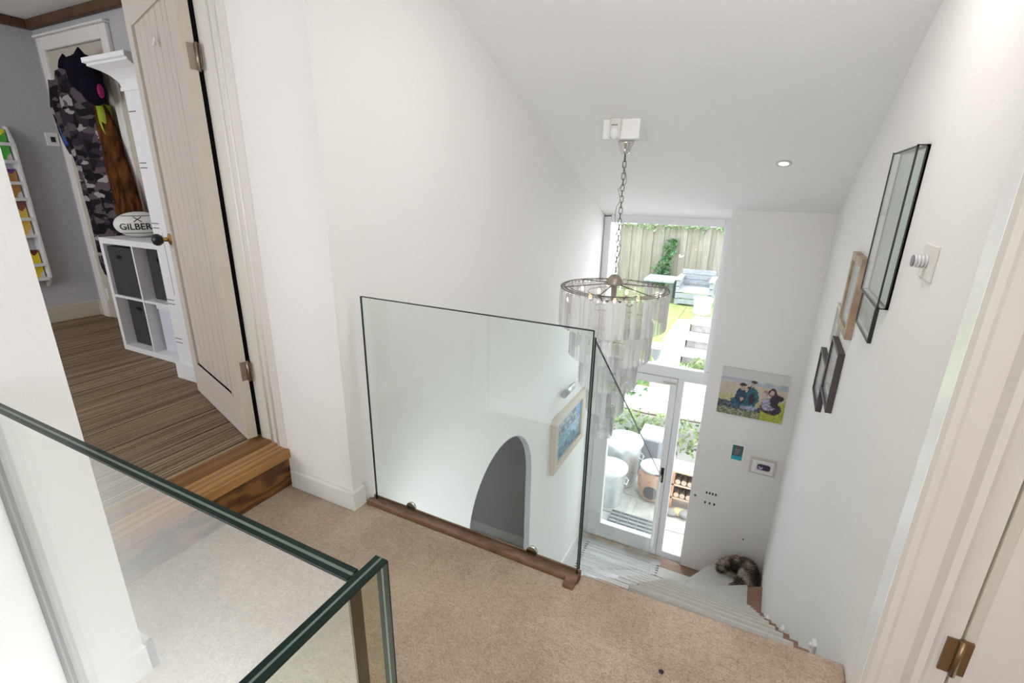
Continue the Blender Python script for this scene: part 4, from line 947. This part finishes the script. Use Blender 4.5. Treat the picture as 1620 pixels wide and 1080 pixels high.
# log store in front of the sidelight
t = thing('log_store', 'small terracotta log store with two shelves beyond the sidelight', 'log store', (-.36, 6.1, -2.745))
for zz in (-2.60, -2.40, -2.20): MB().box((-.58, 5.95, zz), (-.14, 6.25, zz+.025)).build('shelf', mat('pale_brick_shelf', (.66, .48, .36), .8), t)
for xx in (-.58, -.20): MB().box((xx, 5.95, -2.745), (xx+.06, 6.25, -2.20)).build('side_post', TERRA, t)
for k in range(8):
    sh = k//4; xx = -.475+(k % 4)*.077; zz = (-2.575, -2.375)[sh]+.042
    lg = thing('log', '%s firewood log on the %s shelf of the log store' % (('first', 'second', 'third', 'fourth')[k % 4], ('lower', 'upper')[sh]), 'log', (xx, 6.1, zz-.04), 'logs in the log store')
    MB().cyl((xx, 5.955, zz), .037, .28, 1, 12).build('bark', mat('bark_brown', (.10, .07, .055), .9), lg); MB().cyl((xx, 5.95, zz), .034, .006, 1, 12).build('cut_end', mat('cut_wood', (.58, .45, .34), .8), lg)
t = thing('flat_stones', 'heap of grey and ochre stones under the log store', 'stones', (-.36, 5.8, -2.745))
for k in range(4): MB().ell((-.50+.09*k, 5.80+.03*(k % 2), -2.71+.01*k), (.09, .07, .045), 12, 8).build('stone', (mat('grey_pebble', (.3, .28, .27), .8), mat('ochre_pebble', (.55, .47, .28), .8))[k % 2], t)
# terrace, retaining wall, lawn
struct('terrace', MB().box((-7, 7.35, -2.8), (4, 10.2, -1.99)), CONCRETE, 'pale paved terrace above the patio')
struct('wall_retaining', box((-7, 7.20, -2.8), (4, 7.38, -1.97)), CONCRETE, 'low pale retaining wall behind the patio')
struct('lawn', MB().box((-8, 8.2, -2.8), (-1.32, 14.4, -1.36)).box((-1.33, 10.75, -2.8), (4, 14.4, -1.36)), GRASS, 'bright green lawn in the raised garden')
struct('lawn_kerb', box((-1.33, 8.1, -2.8), (-1.05, 10.8, -1.345)), CONCRETE, 'pale kerb between the lawn and the steps')
sg = thing('garden_steps', 'three pale stone steps climbing to the lawn', 'steps', (-.4, 10.2, -1.99))
for k, (yy, zz) in enumerate(((9.72, -1.78), (10.20, -1.57), (10.70, -1.355))):
    MB().box((-1.04, yy-.03, zz-.05), (1.2, yy+.6, zz)).build('tread_slab', CONCRETE, sg, bevel=.008)
    for q in range(3): MB().box((-1.02+q*.70, yy, zz-.21), (-.33+q*.70, yy+.3, zz-.05)).build('riser_stone', mat('grey_riser_stone', (.20, .19, .18), .9, noise=((.28, .27, .26), 9)), sg, bevel=.01, seg=1)
# fence of single boards
fe = thing('garden_fence', 'tall weathered close-board fence at the end of the lawn', 'fence', (-1.5, 14, -1.36))
rf = random.Random(11); FM = [mat('fence_board_%d' % i, c, .9, noise=(c2, 4, (3, 3, .5))) for i, (c, c2) in enumerate((((.20, .18, .155), (.26, .24, .205)), ((.23, .215, .185), (.18, .17, .145)), ((.18, .165, .14), (.24, .21, .175)), ((.23, .18, .135), (.26, .215, .175))))]
protos = {}
for k in range(40):
    x = -5.2+k*.15; mi = rf.choice((0, 0, 1, 1, 2, 3 if 22 < k < 32 else 1)); tp = .42+rf.uniform(-.02, .02)
    MB().box((x-.008, 14.0+(.023 if k % 2 else 0), -1.38), (x+.158, 14.022+(.023 if k % 2 else 0), tp)).build('board', FM[mi], fe)
for zz in (-1.1, .1): MB().box((-5.2, 14.046, zz), (.8, 14.095, zz+.08)).build('rail', FM[2], fe)
# leaves
def leaves(name, parent, n, fn, size, m, seed):
    q = random.Random(seed); mb = MB()
    for i in range(n):
        c = Vector(fn(q)); a = Vector((q.uniform(-1, 1), q.uniform(-1, .2), q.uniform(-.4, 1))).normalized(); b = a.cross(Vector((q.uniform(-1, 1), q.uniform(-1, 1), q.uniform(-1, 1)))).normalized(); c2 = a.cross(b)
        s_ = size*q.uniform(.6, 1.3)
        mb.add([c-b*s_, c+c2*s_*.45+a*s_*.12, c+b*s_, c-c2*s_*.45+a*s_*.12], [(0, 1, 2), (0, 2, 3)])
    o = mb.build(name, m, parent); o['kind'] = 'stuff'; return o
t = thing('climbing_ivy', 'dark green climber growing up the middle of the fence', 'climber', (-2.3, 13.9, -1.36))
leaves('foliage', t, 420, lambda q: (lambda h: (-2.38+.30*h+q.gauss(0, .14*(1-.5*h)), 13.93-abs(q.gauss(0, .05)), -1.30+1.35*h))(q.random()), .07, LEAFD, 1)
MB().tube([(-2.38, 13.97, -1.36), (-2.30, 13.96, -.8), (-2.15, 13.96, -.2)], .02).build('stem', DKWOOD, t)
t = thing('fence_top_ivy', 'pale green ivy trailing along the top of the fence', 'climber', (-2.5, 13.95, .4))
leaves('foliage', t, 700, lambda q: (q.uniform(-5, .7), 13.95+q.gauss(0, .05), .42+q.gauss(0, .06)), .06, mat('dusty_ivy', (.20, .28, .14), .7), 2)
t = thing('ivy_bank', 'green ivy spilling over the retaining wall behind the dustbins', 'ivy', (-1.2, 7.15, -2.4))
leaves('foliage', t, 620, lambda q: (q.uniform(-2.1, .2), 7.12-abs(q.gauss(0, .07)), q.uniform(-2.45, -1.95)+q.gauss(0, .05)), .05, LEAF, 4)
MB().tube([(-2.1, 7.16, -1.98), (-1.2, 7.15, -2.02), (.2, 7.16, -1.97)], .012).build('stem', DKWOOD, t)
t = thing('leafy_shrub', 'small leafy shrub on the terrace left of the door view', 'shrub', (-1.75, 7.7, -1.99))
leaves('foliage', t, 350, lambda q: (-1.75+q.gauss(0, .16), 7.7+q.gauss(0, .12), -1.75+q.gauss(0, .16)), .05, LEAFD, 6)
MB().tube([(-1.75, 7.7, -1.99), (-1.74, 7.7, -1.7)], .015).build('stem', DKWOOD, t)
t = thing('terrace_plant', 'green plant on the terrace beyond the sidelight', 'plant', (-.50, 9.1, -1.99))
leaves('foliage', t, 260, lambda q: (-.50+q.gauss(0, .2), 9.1+q.gauss(0, .12), -1.85+abs(q.gauss(0, .1))), .06, LEAF, 8)
MB().tube([(-.5, 9.1, -1.99), (-.5, 9.1, -1.8)], .015).build('stem', DKWOOD, t)
bo = MB().ell((-.42, 8.15, -1.93), (.36, .30, .26), 28, 16).build('boulder', mat('white_boulder', (.80, .80, .79), .8, bump=(6, .5)))
tag(bo, 'rounded white boulder on the terrace beyond the sidelight', 'boulder')
# pallet armchair, side table, stump
ac = thing('pallet_armchair', 'grey wooden slatted armchair on the lawn against the fence', 'armchair', (-1.22, 12.6, -1.36)); ax_, ay_, z = -1.22, 12.6, -1.36
for k in range(4): MB().box((ax_-.40, ay_+.38, z+.30+k*.125), (ax_+.40, ay_+.42, z+.41+k*.125)).build('back_slat', GREYWOOD, ac)
for sx in (-.42, .34):
    for k in range(4): MB().box((ax_+sx, ay_-.38, z+.02+k*.15), (ax_+sx+.08, ay_+.38, z+.15+k*.15)).build('side_slat', GREYWOOD, ac)
    MB().box((ax_+sx-.02, ay_-.42, z+.62), (ax_+sx+.10, ay_+.42, z+.66)).build('arm_rest', mat('pale_grey_wood', (.36, .375, .40), .8), ac)
for k in range(5): MB().box((ax_-.34, ay_-.38+k*.15, z+.33), (ax_+.34, ay_-.25+k*.15, z+.37)).build('seat_slat', mat('pale_grey_wood', (.36, .375, .40), .8), ac)
for k in range(2): MB().box((ax_-.34, ay_-.40, z+.05+k*.14), (ax_+.34, ay_-.36, z+.17+k*.14)).build('front_slat', GREYWOOD, ac)
tb = thing('garden_table', 'dark grey wooden table beside the slatted armchair', 'table', (-2.05, 12.7, -1.36))
MB().box((-2.45, 12.3, -.86), (-1.70, 13.1, -.80)).build('table_top', GREYWOOD, tb, bevel=.01)
for sx in (-2.42, -1.80):
    for sy in (12.35, 12.98): MB().box((sx, sy, -1.36), (sx+.08, sy+.08, -.86)).build('leg', mat('dark_grey_wood', (.10, .11, .12), .8), tb)
sp = thing('stump_stool', 'pale round tree stump stool in front of the armchair', 'stool', (-.92, 11.52, -1.36))
MB().lathe((-.92, 11.52, -1.36), [(.001, 0), (.20, 0), (.185, .15), (.20, .36)], 24).build('trunk', mat('pale_bark', (.52, .50, .46), .9, noise=((.38, .36, .33), 10, (1, 1, .3))), sp); MB().cyl((-.92, 11.52, -1.002), .205, .02, 2, 24).build('top', mat('bleached_wood', (.78, .76, .72), .8), sp)
ln = thing('garden_lantern', 'bell shaped garden lantern on a slim post by the terrace', 'lantern', (-1.22, 7.75, -1.99)); lx, ly = -1.22, 7.75
MB().tube([(lx, ly, -1.99), (lx, ly, -1.33)], .014).build('post', CONCRETE, ln)
MB().lathe((lx, ly, -1.33), [(.02, 0), (.07, .08), (.10, .20), (.105, .24)], 20).build('glass_bowl', mat('lantern_glass', (.20, .21, .22), .25), ln); MB().lathe((lx, ly, -1.09), [(.135, 0), (.12, .03), (.04, .07), (.001, .08)], 20).build('cap', mat('lantern_cap', (.85, .85, .84), .5), ln)

for o in bpy.data.objects:
    if '_o' in o: del o['_o']
